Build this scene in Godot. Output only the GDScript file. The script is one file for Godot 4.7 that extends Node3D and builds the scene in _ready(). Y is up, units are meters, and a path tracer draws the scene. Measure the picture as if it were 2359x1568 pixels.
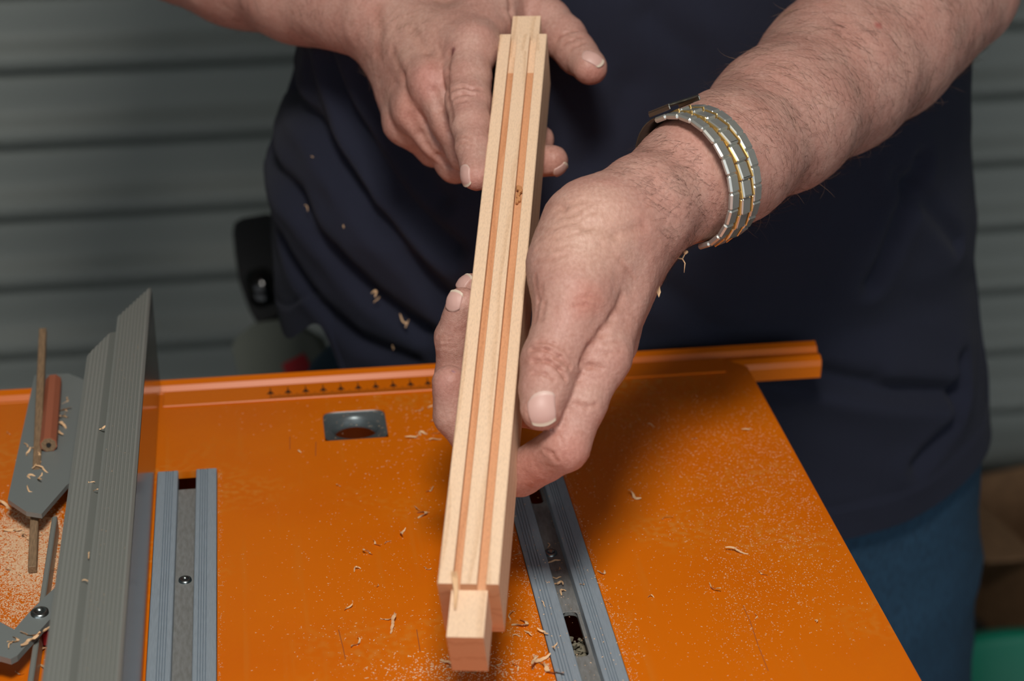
extends Node3D

# ---------------------------------------------------------------- camera model
const FPX := 4430.0          # focal length in pixels of the 2359 x 1568 frame
const CX := 1179.5
const CY := 784.0
const EYE_Y := 1.403
const TOP := 0.9             # height of the table top
var cam_xf := Transform3D()
var M := {}                  # materials
var names := {}
var rng := RandomNumberGenerator.new()
var nz := FastNoiseLite.new()
var nz2 := FastNoiseLite.new()

func P(px: float, py: float, d: float) -> Vector3:
	return cam_xf * Vector3((px - CX) / FPX * d, -(py - CY) / FPX * d, -d)

func ray(px: float, py: float) -> Vector3:
	return (cam_xf.basis * Vector3((px - CX) / FPX, -(py - CY) / FPX, -1.0)).normalized()

func at_height(px: float, py: float, y: float) -> Vector3:
	var r := ray(px, py)
	return cam_xf.origin + r * ((y - EYE_Y) / r.y)

# on the table, h metres above its top
func T(px: float, py: float, h := 0.0) -> Vector3:
	return at_height(px, py, TOP + h)

# ---------------------------------------------------------------- naming
func numbered(called: String) -> String:
	if not names.has(called):
		names[called] = 0
		return called
	names[called] += 1
	return "%s_%03d" % [called, names[called]]

func tag(o: Node, label: String, category: String, group := "", kind := "") -> Node:
	o.set_meta("label", label)
	o.set_meta("category", category)
	if group:
		o.set_meta("group", group)
	if kind:
		o.set_meta("kind", kind)
	return o

func thing(called: String, label: String, category: String, at := Vector3.ZERO, turn := 0.0, group := "") -> Node3D:
	var o := Node3D.new()
	o.name = numbered(called)
	add_child(o)
	o.position = at
	o.rotation.y = turn
	tag(o, label, category, group)
	return o

func put(called: String, mesh: Mesh, mat: Material, parent: Node = null) -> MeshInstance3D:
	var o := MeshInstance3D.new()
	o.mesh = mesh
	o.material_override = mat
	if parent == null:
		o.name = numbered(called)
		add_child(o)
	else:
		o.name = called
		parent.add_child(o, true)
	return o

func structure(o: Node) -> Node:
	o.set_meta("kind", "structure")
	return o

# ---------------------------------------------------------------- mesh helpers
func st0() -> SurfaceTool:
	var st := SurfaceTool.new()
	st.begin(Mesh.PRIMITIVE_TRIANGLES)
	st.set_smooth_group(-1)
	return st

func done(st: SurfaceTool) -> ArrayMesh:
	st.index()
	st.generate_normals()
	return st.commit()

func tri(st: SurfaceTool, a: Vector3, b: Vector3, c: Vector3) -> void:
	st.add_vertex(a)
	st.add_vertex(b)
	st.add_vertex(c)

func quad(st: SurfaceTool, a: Vector3, b: Vector3, c: Vector3, d: Vector3) -> void:
	tri(st, a, b, c)
	tri(st, a, c, d)

# box with chamfered edges, centred on xf
func cbox(st: SurfaceTool, xf: Transform3D, size: Vector3, bev := 0.001) -> void:
	var s := size * 0.5
	bev = minf(bev, minf(s.x, minf(s.y, s.z)) * 0.98)
	var v := {}
	for sx in [-1, 1]:
		for sy in [-1, 1]:
			for sz in [-1, 1]:
				v[Vector4i(sx, sy, sz, 0)] = xf * Vector3(sx * s.x, sy * (s.y - bev), sz * (s.z - bev))
				v[Vector4i(sx, sy, sz, 1)] = xf * Vector3(sx * (s.x - bev), sy * s.y, sz * (s.z - bev))
				v[Vector4i(sx, sy, sz, 2)] = xf * Vector3(sx * (s.x - bev), sy * (s.y - bev), sz * s.z)
	var c := xf.origin
	for g in [-1, 1]:
		oquad(st, c, v[Vector4i(g, -1, -1, 0)], v[Vector4i(g, 1, -1, 0)], v[Vector4i(g, 1, 1, 0)], v[Vector4i(g, -1, 1, 0)])
		oquad(st, c, v[Vector4i(-1, g, -1, 1)], v[Vector4i(1, g, -1, 1)], v[Vector4i(1, g, 1, 1)], v[Vector4i(-1, g, 1, 1)])
		oquad(st, c, v[Vector4i(-1, -1, g, 2)], v[Vector4i(1, -1, g, 2)], v[Vector4i(1, 1, g, 2)], v[Vector4i(-1, 1, g, 2)])
		for k in [-1, 1]:
			oquad(st, c, v[Vector4i(g, k, -1, 0)], v[Vector4i(g, k, 1, 0)], v[Vector4i(g, k, 1, 1)], v[Vector4i(g, k, -1, 1)])
			oquad(st, c, v[Vector4i(g, -1, k, 0)], v[Vector4i(g, 1, k, 0)], v[Vector4i(g, 1, k, 2)], v[Vector4i(g, -1, k, 2)])
			oquad(st, c, v[Vector4i(-1, g, k, 1)], v[Vector4i(1, g, k, 1)], v[Vector4i(1, g, k, 2)], v[Vector4i(-1, g, k, 2)])
			for m in [-1, 1]:
				otri(st, c, v[Vector4i(g, k, m, 0)], v[Vector4i(g, k, m, 1)], v[Vector4i(g, k, m, 2)])

# wound so that it faces away from c
func otri(st: SurfaceTool, c: Vector3, p0: Vector3, p1: Vector3, p2: Vector3) -> void:
	if (p2 - p0).cross(p1 - p0).dot(p0 - c) < 0.0:
		tri(st, p0, p2, p1)
	else:
		tri(st, p0, p1, p2)

func oquad(st: SurfaceTool, c: Vector3, p0: Vector3, p1: Vector3, p2: Vector3, p3: Vector3) -> void:
	otri(st, c, p0, p1, p2)
	otri(st, c, p0, p2, p3)

func box_mesh(size: Vector3, bev := 0.001) -> ArrayMesh:
	var st := st0()
	cbox(st, Transform3D(), size, bev)
	return done(st)

# outline in the local xy plane, swept from z0 to z1
func prism(st: SurfaceTool, pts: PackedVector2Array, xf: Transform3D, z0: float, z1: float) -> void:
	var n := pts.size()
	var area := 0.0
	for i in n:
		area += pts[i].cross(pts[(i + 1) % n])
	var p := pts.duplicate()
	if area < 0.0:
		p.reverse()
	for i in n:
		var a := p[i]
		var b := p[(i + 1) % n]
		quad(st, xf * Vector3(a.x, a.y, z1), xf * Vector3(a.x, a.y, z0), xf * Vector3(b.x, b.y, z0), xf * Vector3(b.x, b.y, z1))
	var t: PackedInt32Array = Geometry2D.triangulate_polygon(p)
	for i in range(0, t.size(), 3):
		var a := p[t[i]]
		var b := p[t[i + 1]]
		var c := p[t[i + 2]]
		if (b - a).cross(c - a) < 0.0:
			var q := b
			b = c
			c = q
		tri(st, xf * Vector3(a.x, a.y, z1), xf * Vector3(c.x, c.y, z1), xf * Vector3(b.x, b.y, z1))
		tri(st, xf * Vector3(a.x, a.y, z0), xf * Vector3(b.x, b.y, z0), xf * Vector3(c.x, c.y, z0))

# an outline lying flat (x, z points) with thickness
func slab(st: SurfaceTool, pts: Array, y0: float, y1: float) -> void:
	var p := PackedVector2Array()
	for v in pts:
		p.append(Vector2(v.x, -v.z))
	prism(st, p, Transform3D(Basis(Vector3(1, 0, 0), Vector3(0, 0, -1), Vector3(0, 1, 0)), Vector3.ZERO), y0, y1)

func tube(st: SurfaceTool, pts: Array, radii: Array, sides := 8, caps := true) -> void:
	var rings := []
	var up := Vector3(0.31, 0.85, 0.42)
	for i in pts.size():
		var a: Vector3 = pts[maxi(i - 1, 0)]
		var b: Vector3 = pts[mini(i + 1, pts.size() - 1)]
		var dir := (b - a).normalized()
		var u := up.cross(dir).normalized()
		var w := dir.cross(u)
		var ring := []
		for k in sides:
			var ang := TAU * k / sides
			ring.append(pts[i] + (u * cos(ang) + w * sin(ang)) * radii[i])
		rings.append(ring)
	for i in pts.size() - 1:
		for k in sides:
			var k2 := (k + 1) % sides
			quad(st, rings[i][k], rings[i + 1][k], rings[i + 1][k2], rings[i][k2])
	if caps:
		for k in sides:
			var k2 := (k + 1) % sides
			tri(st, pts[0], rings[0][k], rings[0][k2])
			tri(st, pts[-1], rings[-1][k2], rings[-1][k])

# profile of (radius, y) turned round y
func lathe(st: SurfaceTool, prof: Array, xf := Transform3D(), sides := 32) -> void:
	for i in prof.size() - 1:
		for k in sides:
			var a0 := TAU * k / sides
			var a1 := TAU * (k + 1) / sides
			var p: Vector2 = prof[i]
			var q: Vector2 = prof[i + 1]
			var v0 := xf * Vector3(p.x * cos(a0), p.y, p.x * sin(a0))
			var v1 := xf * Vector3(p.x * cos(a1), p.y, p.x * sin(a1))
			var v2 := xf * Vector3(q.x * cos(a1), q.y, q.x * sin(a1))
			var v3 := xf * Vector3(q.x * cos(a0), q.y, q.x * sin(a0))
			if p.x > 1e-6:
				tri(st, v0, v1, v2)
			if q.x > 1e-6:
				tri(st, v0, v2, v3)

# ---------------------------------------------------------------- materials
func mat(c: Color, rough := 0.6, metal := 0.0) -> StandardMaterial3D:
	var m := StandardMaterial3D.new()
	m.albedo_color = c
	m.roughness = rough
	m.metallic = metal
	return m

func noise_tex(freq: float, oct: int, lo: Color, hi: Color, seed_: int, size := 512, kind := FastNoiseLite.TYPE_SIMPLEX_SMOOTH) -> NoiseTexture2D:
	var n := FastNoiseLite.new()
	n.noise_type = kind
	n.frequency = freq
	n.fractal_octaves = oct
	n.seed = seed_
	var t := NoiseTexture2D.new()
	t.width = size
	t.height = size
	t.seamless = true
	t.noise = n
	var g := Gradient.new()
	g.set_color(0, lo)
	g.set_color(1, hi)
	t.color_ramp = g
	return t

func tri_map(m: StandardMaterial3D, per_metre: Vector3, world := true) -> void:
	m.uv1_triplanar = true
	m.uv1_world_triplanar = world
	m.uv1_scale = per_metre

func bump(m: StandardMaterial3D, t: Texture2D, cm: float) -> void:
	m.heightmap_enabled = true
	m.heightmap_texture = t
	m.heightmap_scale = cm

func pine_texture() -> ImageTexture:
	var w := 1024
	var h := 256
	var im := Image.create(w, h, false, Image.FORMAT_RGB8)
	var n := FastNoiseLite.new()
	n.seed = 5
	n.frequency = 1.0
	n.fractal_octaves = 3
	for y in h:
		for x in w:
			var u := x / 1024.0
			var v := y / 256.0
			var warp := n.get_noise_2d(u * 2.1, v * 1.2) * 0.09
			var ring := fposmod((v + warp) * 6.0, 1.0)
			var late := smoothstep(0.72, 0.94, ring) * (1.0 - smoothstep(0.95, 1.0, ring))
			var fine := n.get_noise_2d(u * 14.0, v * 120.0) * 0.5 + 0.5
			var fleck := n.get_noise_2d(u * 110.0, v * 95.0)
			var c := Color(0.90, 0.775, 0.65).lerp(Color(0.82, 0.675, 0.54), late * 0.65)
			c = c.lerp(Color(0.82, 0.67, 0.52), clampf(fine - 0.45, 0.0, 1.0) * 0.45)
			c = c.lerp(Color(0.95, 0.83, 0.68), clampf(fleck, 0.0, 1.0) * 0.4)
			c = c.darkened(clampf(-fleck, 0.0, 1.0) * 0.10)
			im.set_pixel(x, y, c)
	return ImageTexture.create_from_image(im)

func paint_texture() -> ImageTexture:
	# orange paint of the table: uv 0..1 covers the whole top; rubbed patches and sawdust film with a grain of its own
	var w := 1024
	var im := Image.create(w, w, false, Image.FORMAT_RGB8)
	var n := FastNoiseLite.new()
	n.seed = 11
	n.frequency = 1.0
	n.fractal_octaves = 4
	var g := FastNoiseLite.new()
	g.seed = 12
	g.frequency = 1.0
	g.fractal_octaves = 2
	for y in w:
		for x in w:
			var u := x / 1024.0
			var v := y / 1024.0
			var c := Color(0.84, 0.425, 0.005)
			var big := n.get_noise_2d(u * 9.0, v * 9.0)
			c = c.lerp(Color(0.80, 0.365, 0.0), clampf(big + 0.1, 0.0, 1.0) * 0.5)
			var film := clampf(n.get_noise_2d(u * 7.0 + 40.0, v * 11.0) * 1.6 - 0.12, 0.0, 1.0)
			var grain := clampf(g.get_noise_2d(u * 170.0, v * 170.0) * 1.8 + 0.25, 0.0, 1.0)
			c = c.lerp(Color(0.82, 0.60, 0.44), film * grain * 0.46)
			# rubbed streaks that run with the sawing direction
			var streak := clampf(g.get_noise_2d(u * 150.0, v * 6.0) * 2.0 - 0.7, 0.0, 1.0)
			c = c.lerp(Color(0.80, 0.50, 0.28), streak * 0.25)
			im.set_pixel(x, y, c)
	return ImageTexture.create_from_image(im)

func make_materials() -> void:
	var m := mat(Color(1, 1, 1), 0.36)
	m.albedo_texture = paint_texture()
	m.metallic_specular = 0.5
	M.paint = m
	m = mat(Color(0.84, 0.425, 0.005), 0.34)
	M.paint_plain = m
	m = mat(Color(1, 1, 1), 0.62)
	m.albedo_texture = pine_texture()
	m.vertex_color_use_as_albedo = true
	M.pine = m
	m = mat(Color(0.62, 0.68, 0.725), 0.45, 0.25)
	m.albedo_texture = noise_tex(0.05, 4, Color(0.90, 0.90, 0.90), Color(1, 1, 1), 21)
	tri_map(m, Vector3(60, 60, 4))
	M.track = m
	m = mat(Color(0.57, 0.585, 0.585), 0.5, 0.25)
	m.albedo_texture = noise_tex(0.03, 4, Color(0.84, 0.83, 0.81), Color(1, 1, 1), 22)
	tri_map(m, Vector3(30, 30, 8))
	M.channel = m
	m = mat(Color(0.55, 0.565, 0.545), 0.42, 0.35)
	M.fence = m
	m = mat(Color(0.40, 0.39, 0.39), 0.18, 0.85)
	M.fence_face = m
	M.plate = mat(Color(0.53, 0.56, 0.555), 0.42, 0.35)
	M.bolt = mat(Color(0.62, 0.66, 0.66), 0.25, 1.0)
	M.scratch = mat(Color(0.62, 0.34, 0.16), 0.7)
	M.print = mat(Color(0.26, 0.14, 0.05), 0.6)
	# steel and gilt of the watch
	m = mat(Color(0.80, 0.81, 0.785), 0.32, 0.8)
	M.steel = m
	M.steel_dull = mat(Color(0.50, 0.50, 0.48), 0.42, 1.0)
	M.gilt = mat(Color(0.86, 0.72, 0.45), 0.28, 0.8)
	# skin
	m = mat(Color(1, 1, 1), 0.52)
	m.vertex_color_use_as_albedo = true
	m.albedo_texture = noise_tex(0.03, 5, Color(0.86, 0.80, 0.78), Color(1, 1, 1), 31)
	tri_map(m, Vector3(30, 30, 30))
	bump(m, noise_tex(0.085, 3, Color.BLACK, Color.WHITE, 32, 512, FastNoiseLite.TYPE_CELLULAR), 0.016)
	m.metallic_specular = 0.42
	m.subsurf_scatter_enabled = true
	m.subsurf_scatter_strength = 0.06
	M.skin = m
	m = mat(Color(1, 1, 1), 0.48)
	m.vertex_color_use_as_albedo = true
	M.nail = m
	M.hair = mat(Color(0.27, 0.17, 0.11), 0.5)
	M.hair_pale = mat(Color(0.62, 0.50, 0.40), 0.5)
	# cloth
	m = mat(Color(0.098, 0.118, 0.198), 0.95)
	m.albedo_texture = noise_tex(0.12, 3, Color(0.72, 0.72, 0.74), Color(1, 1, 1), 41)
	tri_map(m, Vector3(30, 30, 30))
	bump(m, noise_tex(0.25, 2, Color.BLACK, Color.WHITE, 42), 0.03)
	m.rim_enabled = true
	m.rim = 0.12
	m.rim_tint = 0.5
	M.shirt = m
	m = mat(Color(0.15, 0.30, 0.40), 0.9)
	m.albedo_texture = noise_tex(0.035, 5, Color(0.55, 0.62, 0.66), Color(1, 1, 1), 43)
	tri_map(m, Vector3(20, 5, 20))
	M.denim = m
	# background
	m = mat(Color(0.53, 0.555, 0.535), 0.5, 0.1)
	M.slat = m
	m = mat(Color(0.36, 0.35, 0.33), 0.9)
	m.albedo_texture = noise_tex(0.02, 5, Color(0.65, 0.65, 0.65), Color(1, 1, 1), 51)
	tri_map(m, Vector3(1.5, 1.5, 1.5))
	M.concrete = m
	M.lining = mat(Color(0.62, 0.60, 0.56), 0.9)
	M.black = mat(Color(0.05, 0.055, 0.06), 0.8)
	M.gloss = mat(Color(0.02, 0.03, 0.035), 0.12)
	M.olive = mat(Color(0.33, 0.35, 0.32), 0.85)
	M.red = mat(Color(0.55, 0.04, 0.08), 0.8)
	m = mat(Color(0.64, 0.49, 0.35), 0.85)
	m.albedo_texture = noise_tex(0.02, 4, Color(0.8, 0.8, 0.8), Color(1, 1, 1), 52)
	tri_map(m, Vector3(4, 4, 4))
	M.card = m
	M.tub = mat(Color(0.0, 0.50, 0.39), 0.4)
	M.tin = mat(Color(0.42, 0.41, 0.38), 0.5, 0.3)
	M.old_wood = mat(Color(0.60, 0.49, 0.37), 0.75)
	m = mat(Color(0.60, 0.49, 0.37), 0.75)
	m.albedo_texture = noise_tex(0.03, 3, Color(0.72, 0.72, 0.72), Color(1, 1, 1), 53)
	tri_map(m, Vector3(60, 60, 8))
	M.old_wood = m
	m = mat(Color(0.62, 0.36, 0.26), 0.55)
	M.pencil = m
	M.lead = mat(Color(0.12, 0.11, 0.11), 0.5)
	M.shaving = mat(Color(0.88, 0.73, 0.56), 0.75)
	M.shaving.backlight_enabled = true
	M.shaving.backlight = Color(0.3, 0.2, 0.12)
	m = mat(Color(1, 1, 1), 0.85)
	m.vertex_color_use_as_albedo = true
	M.dust = m

# ---------------------------------------------------------------- distance field of a limb
class Field:
	var o := Vector3.ZERO
	var h := 0.002
	var nx := 0
	var ny := 0
	var nzz := 0
	var d := PackedFloat32Array()
	var f := PackedFloat32Array()
	var t := PackedFloat32Array()
	var tlo := Vector3i.ZERO
	var thi := Vector3i.ZERO
	var used := false

	func setup(lo: Vector3, hi: Vector3, cell: float) -> void:
		o = lo
		h = cell
		nx = int(ceil((hi.x - lo.x) / h)) + 1
		ny = int(ceil((hi.y - lo.y) / h)) + 1
		nzz = int(ceil((hi.z - lo.z) / h)) + 1
		d.resize(nx * ny * nzz)
		d.fill(1.0)
		f.resize(nx * ny * nzz)
		f.fill(1.0)
		t.resize(nx * ny * nzz)
		t.fill(1.0)

	func bone(a: Vector3, b: Vector3, ra: float, rb: float, k: float) -> void:
		var pad := maxf(ra, rb) + k + 0.007
		var lo := (a.min(b) - Vector3.ONE * pad - o) / h
		var hi := (a.max(b) + Vector3.ONE * pad - o) / h
		var x0 := clampi(int(lo.x), 0, nx - 1)
		var y0 := clampi(int(lo.y), 0, ny - 1)
		var z0 := clampi(int(lo.z), 0, nzz - 1)
		var x1 := clampi(int(hi.x) + 1, 0, nx - 1)
		var y1 := clampi(int(hi.y) + 1, 0, ny - 1)
		var z1 := clampi(int(hi.z) + 1, 0, nzz - 1)
		if not used:
			tlo = Vector3i(x0, y0, z0)
			thi = Vector3i(x1, y1, z1)
			used = true
		else:
			tlo = Vector3i(mini(tlo.x, x0), mini(tlo.y, y0), mini(tlo.z, z0))
			thi = Vector3i(maxi(thi.x, x1), maxi(thi.y, y1), maxi(thi.z, z1))
		var ab := b - a
		var inv := 1.0 / maxf(ab.length_squared(), 1e-12)
		var dr := rb - ra
		var q4 := 0.25 / k
		var ux := ab * inv
		for z in range(z0, z1 + 1):
			for y in range(y0, y1 + 1):
				var i := (z * ny + y) * nx + x0
				var pa := Vector3(o.x + x0 * h, o.y + y * h, o.z + z * h) - a
				for x in range(x0, x1 + 1):
					var s := clampf(pa.dot(ux), 0.0, 1.0)
					var dd := (pa - ab * s).length() - ra - dr * s
					var cur := t[i]
					var e := k - absf(cur - dd)
					if e > 0.0:
						t[i] = minf(cur, dd) - e * e * q4
					elif dd < cur:
						t[i] = dd
					i += 1
					pa.x += h

	# fold t into d (palm and arm) or into f (fingers), then empty t
	func flush(fingers: bool, k: float) -> void:
		var q4 := 0.25 / k
		for z in range(tlo.z, thi.z + 1):
			for y in range(tlo.y, thi.y + 1):
				var i := (z * ny + y) * nx + tlo.x
				for x in range(tlo.x, thi.x + 1):
					var b := t[i]
					if b < 0.9:
						var a := f[i] if fingers else d[i]
						var e := k - absf(a - b)
						var v := minf(a, b)
						if e > 0.0:
							v -= e * e * q4
						if fingers:
							f[i] = v
						else:
							d[i] = v
						t[i] = 1.0
					i += 1
		used = false

	func join(k: float) -> void:
		var q4 := 0.25 / k
		for i in d.size():
			var b := f[i]
			if b < 0.9:
				var a := d[i]
				var e := k - absf(a - b)
				d[i] = minf(a, b) - (e * e * q4 if e > 0.0 else 0.0)
		f.resize(0)
		t.resize(0)

	func sample(p: Vector3) -> float:
		var g := (p - o) / h
		var x := int(floor(g.x))
		var y := int(floor(g.y))
		var z := int(floor(g.z))
		if x < 0 or y < 0 or z < 0 or x >= nx - 1 or y >= ny - 1 or z >= nzz - 1:
			return 0.02
		var u := g.x - x
		var v := g.y - y
		var w := g.z - z
		var i := (z * ny + y) * nx + x
		var s := nx * ny
		var a := lerpf(lerpf(d[i], d[i + 1], u), lerpf(d[i + nx], d[i + nx + 1], u), v)
		var b := lerpf(lerpf(d[i + s], d[i + s + 1], u), lerpf(d[i + s + nx], d[i + s + nx + 1], u), v)
		return lerpf(a, b, w)

	func grad(p: Vector3) -> Vector3:
		var e := h
		return Vector3(sample(p + Vector3(e, 0, 0)) - sample(p - Vector3(e, 0, 0)), sample(p + Vector3(0, e, 0)) - sample(p - Vector3(0, e, 0)), sample(p + Vector3(0, 0, e)) - sample(p - Vector3(0, 0, e))).normalized()

	func hit(from: Vector3, dir: Vector3) -> Vector3:
		var s := 0.6
		for i in 400:
			var v := sample(from + dir * s)
			if v < 0.0002:
				return from + dir * s
			s += clampf(v * 0.7, 0.0003, 0.01)
			if s > 1.5:
				break
		return Vector3.INF

	# surface nets: fills pos and idx
	func nets(pos: PackedVector3Array, idx: PackedInt32Array) -> Array:
		var base := pos.size()
		var map := PackedInt32Array()
		map.resize(d.size())
		map.fill(-1)
		var s := nx * ny
		var lim := h * 2.0
		for z in nzz - 1:
			for y in ny - 1:
				var i := (z * ny + y) * nx
				for x in nx - 1:
					var c := d[i]
					if c < lim and c > -lim:
						var v0 := c < 0.0
						var c1 := d[i + 1]
						var c2 := d[i + nx]
						var c3 := d[i + nx + 1]
						var c4 := d[i + s]
						var c5 := d[i + s + 1]
						var c6 := d[i + s + nx]
						var c7 := d[i + s + nx + 1]
						if not ((c1 < 0.0) == v0 and (c2 < 0.0) == v0 and (c3 < 0.0) == v0 and (c4 < 0.0) == v0 and (c5 < 0.0) == v0 and (c6 < 0.0) == v0 and (c7 < 0.0) == v0):
							var sum := Vector3.ZERO
							var n := 0
							if (c < 0.0) != (c1 < 0.0): sum += Vector3(c / (c - c1), 0, 0); n += 1
							if (c2 < 0.0) != (c3 < 0.0): sum += Vector3(c2 / (c2 - c3), 1, 0); n += 1
							if (c4 < 0.0) != (c5 < 0.0): sum += Vector3(c4 / (c4 - c5), 0, 1); n += 1
							if (c6 < 0.0) != (c7 < 0.0): sum += Vector3(c6 / (c6 - c7), 1, 1); n += 1
							if (c < 0.0) != (c2 < 0.0): sum += Vector3(0, c / (c - c2), 0); n += 1
							if (c1 < 0.0) != (c3 < 0.0): sum += Vector3(1, c1 / (c1 - c3), 0); n += 1
							if (c4 < 0.0) != (c6 < 0.0): sum += Vector3(0, c4 / (c4 - c6), 1); n += 1
							if (c5 < 0.0) != (c7 < 0.0): sum += Vector3(1, c5 / (c5 - c7), 1); n += 1
							if (c < 0.0) != (c4 < 0.0): sum += Vector3(0, 0, c / (c - c4)); n += 1
							if (c1 < 0.0) != (c5 < 0.0): sum += Vector3(1, 0, c1 / (c1 - c5)); n += 1
							if (c2 < 0.0) != (c6 < 0.0): sum += Vector3(0, 1, c2 / (c2 - c6)); n += 1
							if (c3 < 0.0) != (c7 < 0.0): sum += Vector3(1, 1, c3 / (c3 - c7)); n += 1
							map[i] = pos.size()
							pos.append(o + (Vector3(x, y, z) + sum / n) * h)
							# quads round the three edges that leave corner 0
							if x > 0 and y > 0 and z > 0:
								if (c < 0.0) != (c1 < 0.0):
									quad_of(idx, map[i], map[i - nx], map[i - nx - s], map[i - s], v0)
								if (c < 0.0) != (c2 < 0.0):
									quad_of(idx, map[i], map[i - s], map[i - s - 1], map[i - 1], v0)
								if (c < 0.0) != (c4 < 0.0):
									quad_of(idx, map[i], map[i - 1], map[i - 1 - nx], map[i - nx], v0)
					i += 1
		return [pos, idx, base]

	func quad_of(idx: PackedInt32Array, a: int, b: int, c: int, e: int, inside: bool) -> void:
		if a < 0 or b < 0 or c < 0 or e < 0:
			return
		if not inside:
			idx.append_array(PackedInt32Array([a, b, c, a, c, e]))
		else:
			idx.append_array(PackedInt32Array([a, c, b, a, e, c]))

# chains of [px, py, depth, radius]
func chain_points(c: Array) -> Array:
	var out := []
	for j in c:
		out.append([P(j[0], j[1], j[2]), j[3]])
	return out

func build_limb(arm: Array, fingers: Array, cell: float, k_arm: float, k_join: float) -> Field:
	var lo := Vector3.INF
	var hi := -Vector3.INF
	for c in arm + fingers:
		for j in chain_points(c):
			lo = lo.min(j[0] - Vector3.ONE * (j[1] + 0.012))
			hi = hi.max(j[0] + Vector3.ONE * (j[1] + 0.012))
	var fl := Field.new()
	fl.setup(lo, hi, cell)
	for c in arm:
		var p := chain_points(c)
		for i in p.size() - 1:
			fl.bone(p[i][0], p[i + 1][0], p[i][1], p[i + 1][1], k_arm)
	fl.flush(false, k_arm)
	for c in fingers:
		var p := chain_points(c)
		for i in p.size() - 1:
			fl.bone(p[i][0], p[i + 1][0], p[i][1], p[i + 1][1], 0.0035)
		fl.flush(true, 0.0012)
	fl.join(k_join)
	return fl

# mesh arrays of the body gather here
var b_pos := PackedVector3Array()
var b_nrm := PackedVector3Array()
var b_col := PackedColorArray()
var b_idx := PackedInt32Array()

func smooth_normals(pos: PackedVector3Array, idx: PackedInt32Array) -> PackedVector3Array:
	var n := PackedVector3Array()
	n.resize(pos.size())
	for i in range(0, idx.size(), 3):
		var a := idx[i]
		var b := idx[i + 1]
		var c := idx[i + 2]
		var f := (pos[c] - pos[a]).cross(pos[b] - pos[a])
		n[a] += f
		n[b] += f
		n[c] += f
	for i in n.size():
		n[i] = n[i].normalized()
	return n

# split the edges whose two ends are both flagged
func refine(pos: PackedVector3Array, nrm: PackedVector3Array, idx: PackedInt32Array, flag: PackedByteArray) -> Array:
	var mid := {}
	var out := PackedInt32Array()
	var np := pos
	var nn := nrm
	var big := 4000000
	for i in range(0, idx.size(), 3):
		var v := [idx[i], idx[i + 1], idx[i + 2]]
		var m := [-1, -1, -1]
		for e in 3:
			var a: int = v[e]
			var b: int = v[(e + 1) % 3]
			if flag[a] and flag[b]:
				var key := mini(a, b) * big + maxi(a, b)
				if not mid.has(key):
					mid[key] = np.size()
					var p := (pos[a] + pos[b]) * 0.5
					var q := (p - nrm[a] * (p - pos[a]).dot(nrm[a]) + p - nrm[b] * (p - pos[b]).dot(nrm[b])) * 0.5
					np.append(p.lerp(q, 0.6))
					nn.append((nrm[a] + nrm[b]).normalized())
				m[e] = mid[key]
		var cnt := int(m[0] >= 0) + int(m[1] >= 0) + int(m[2] >= 0)
		if cnt == 3:
			out.append_array(PackedInt32Array([v[0], m[0], m[2], m[0], v[1], m[1], m[2], m[1], v[2], m[0], m[1], m[2]]))
		elif cnt == 0:
			out.append_array(PackedInt32Array(v))
		elif cnt == 1:
			var e := 0 if m[0] >= 0 else (1 if m[1] >= 0 else 2)
			out.append_array(PackedInt32Array([v[e], m[e], v[(e + 2) % 3], m[e], v[(e + 1) % 3], v[(e + 2) % 3]]))
		else:
			out.append_array(PackedInt32Array(v))
	return [np, nn, out]

# creases: [width, depth, [[px, py], ...]] found on the surface by casting a ray at it
func crease_segments(fl: Field, list: Array) -> Array:
	var out := []
	for c in list:
		var last := Vector3.INF
		for q in c[2]:
			var p := fl.hit(cam_xf.origin, ray(q[0], q[1]))
			if p == Vector3.INF:
				last = p
				continue
			if last != Vector3.INF and p.distance_to(last) < 0.04:
				out.append([last, p, c[0], c[1]])
			last = p
	return out

# tints: [px, py, radius, colour, strength]
func tint_points(fl: Field, list: Array) -> Array:
	var out := []
	for c in list:
		var p := fl.hit(cam_xf.origin, ray(c[0], c[1]))
		if p != Vector3.INF:
			out.append([p, c[2], c[3], c[4]])
	return out

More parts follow.
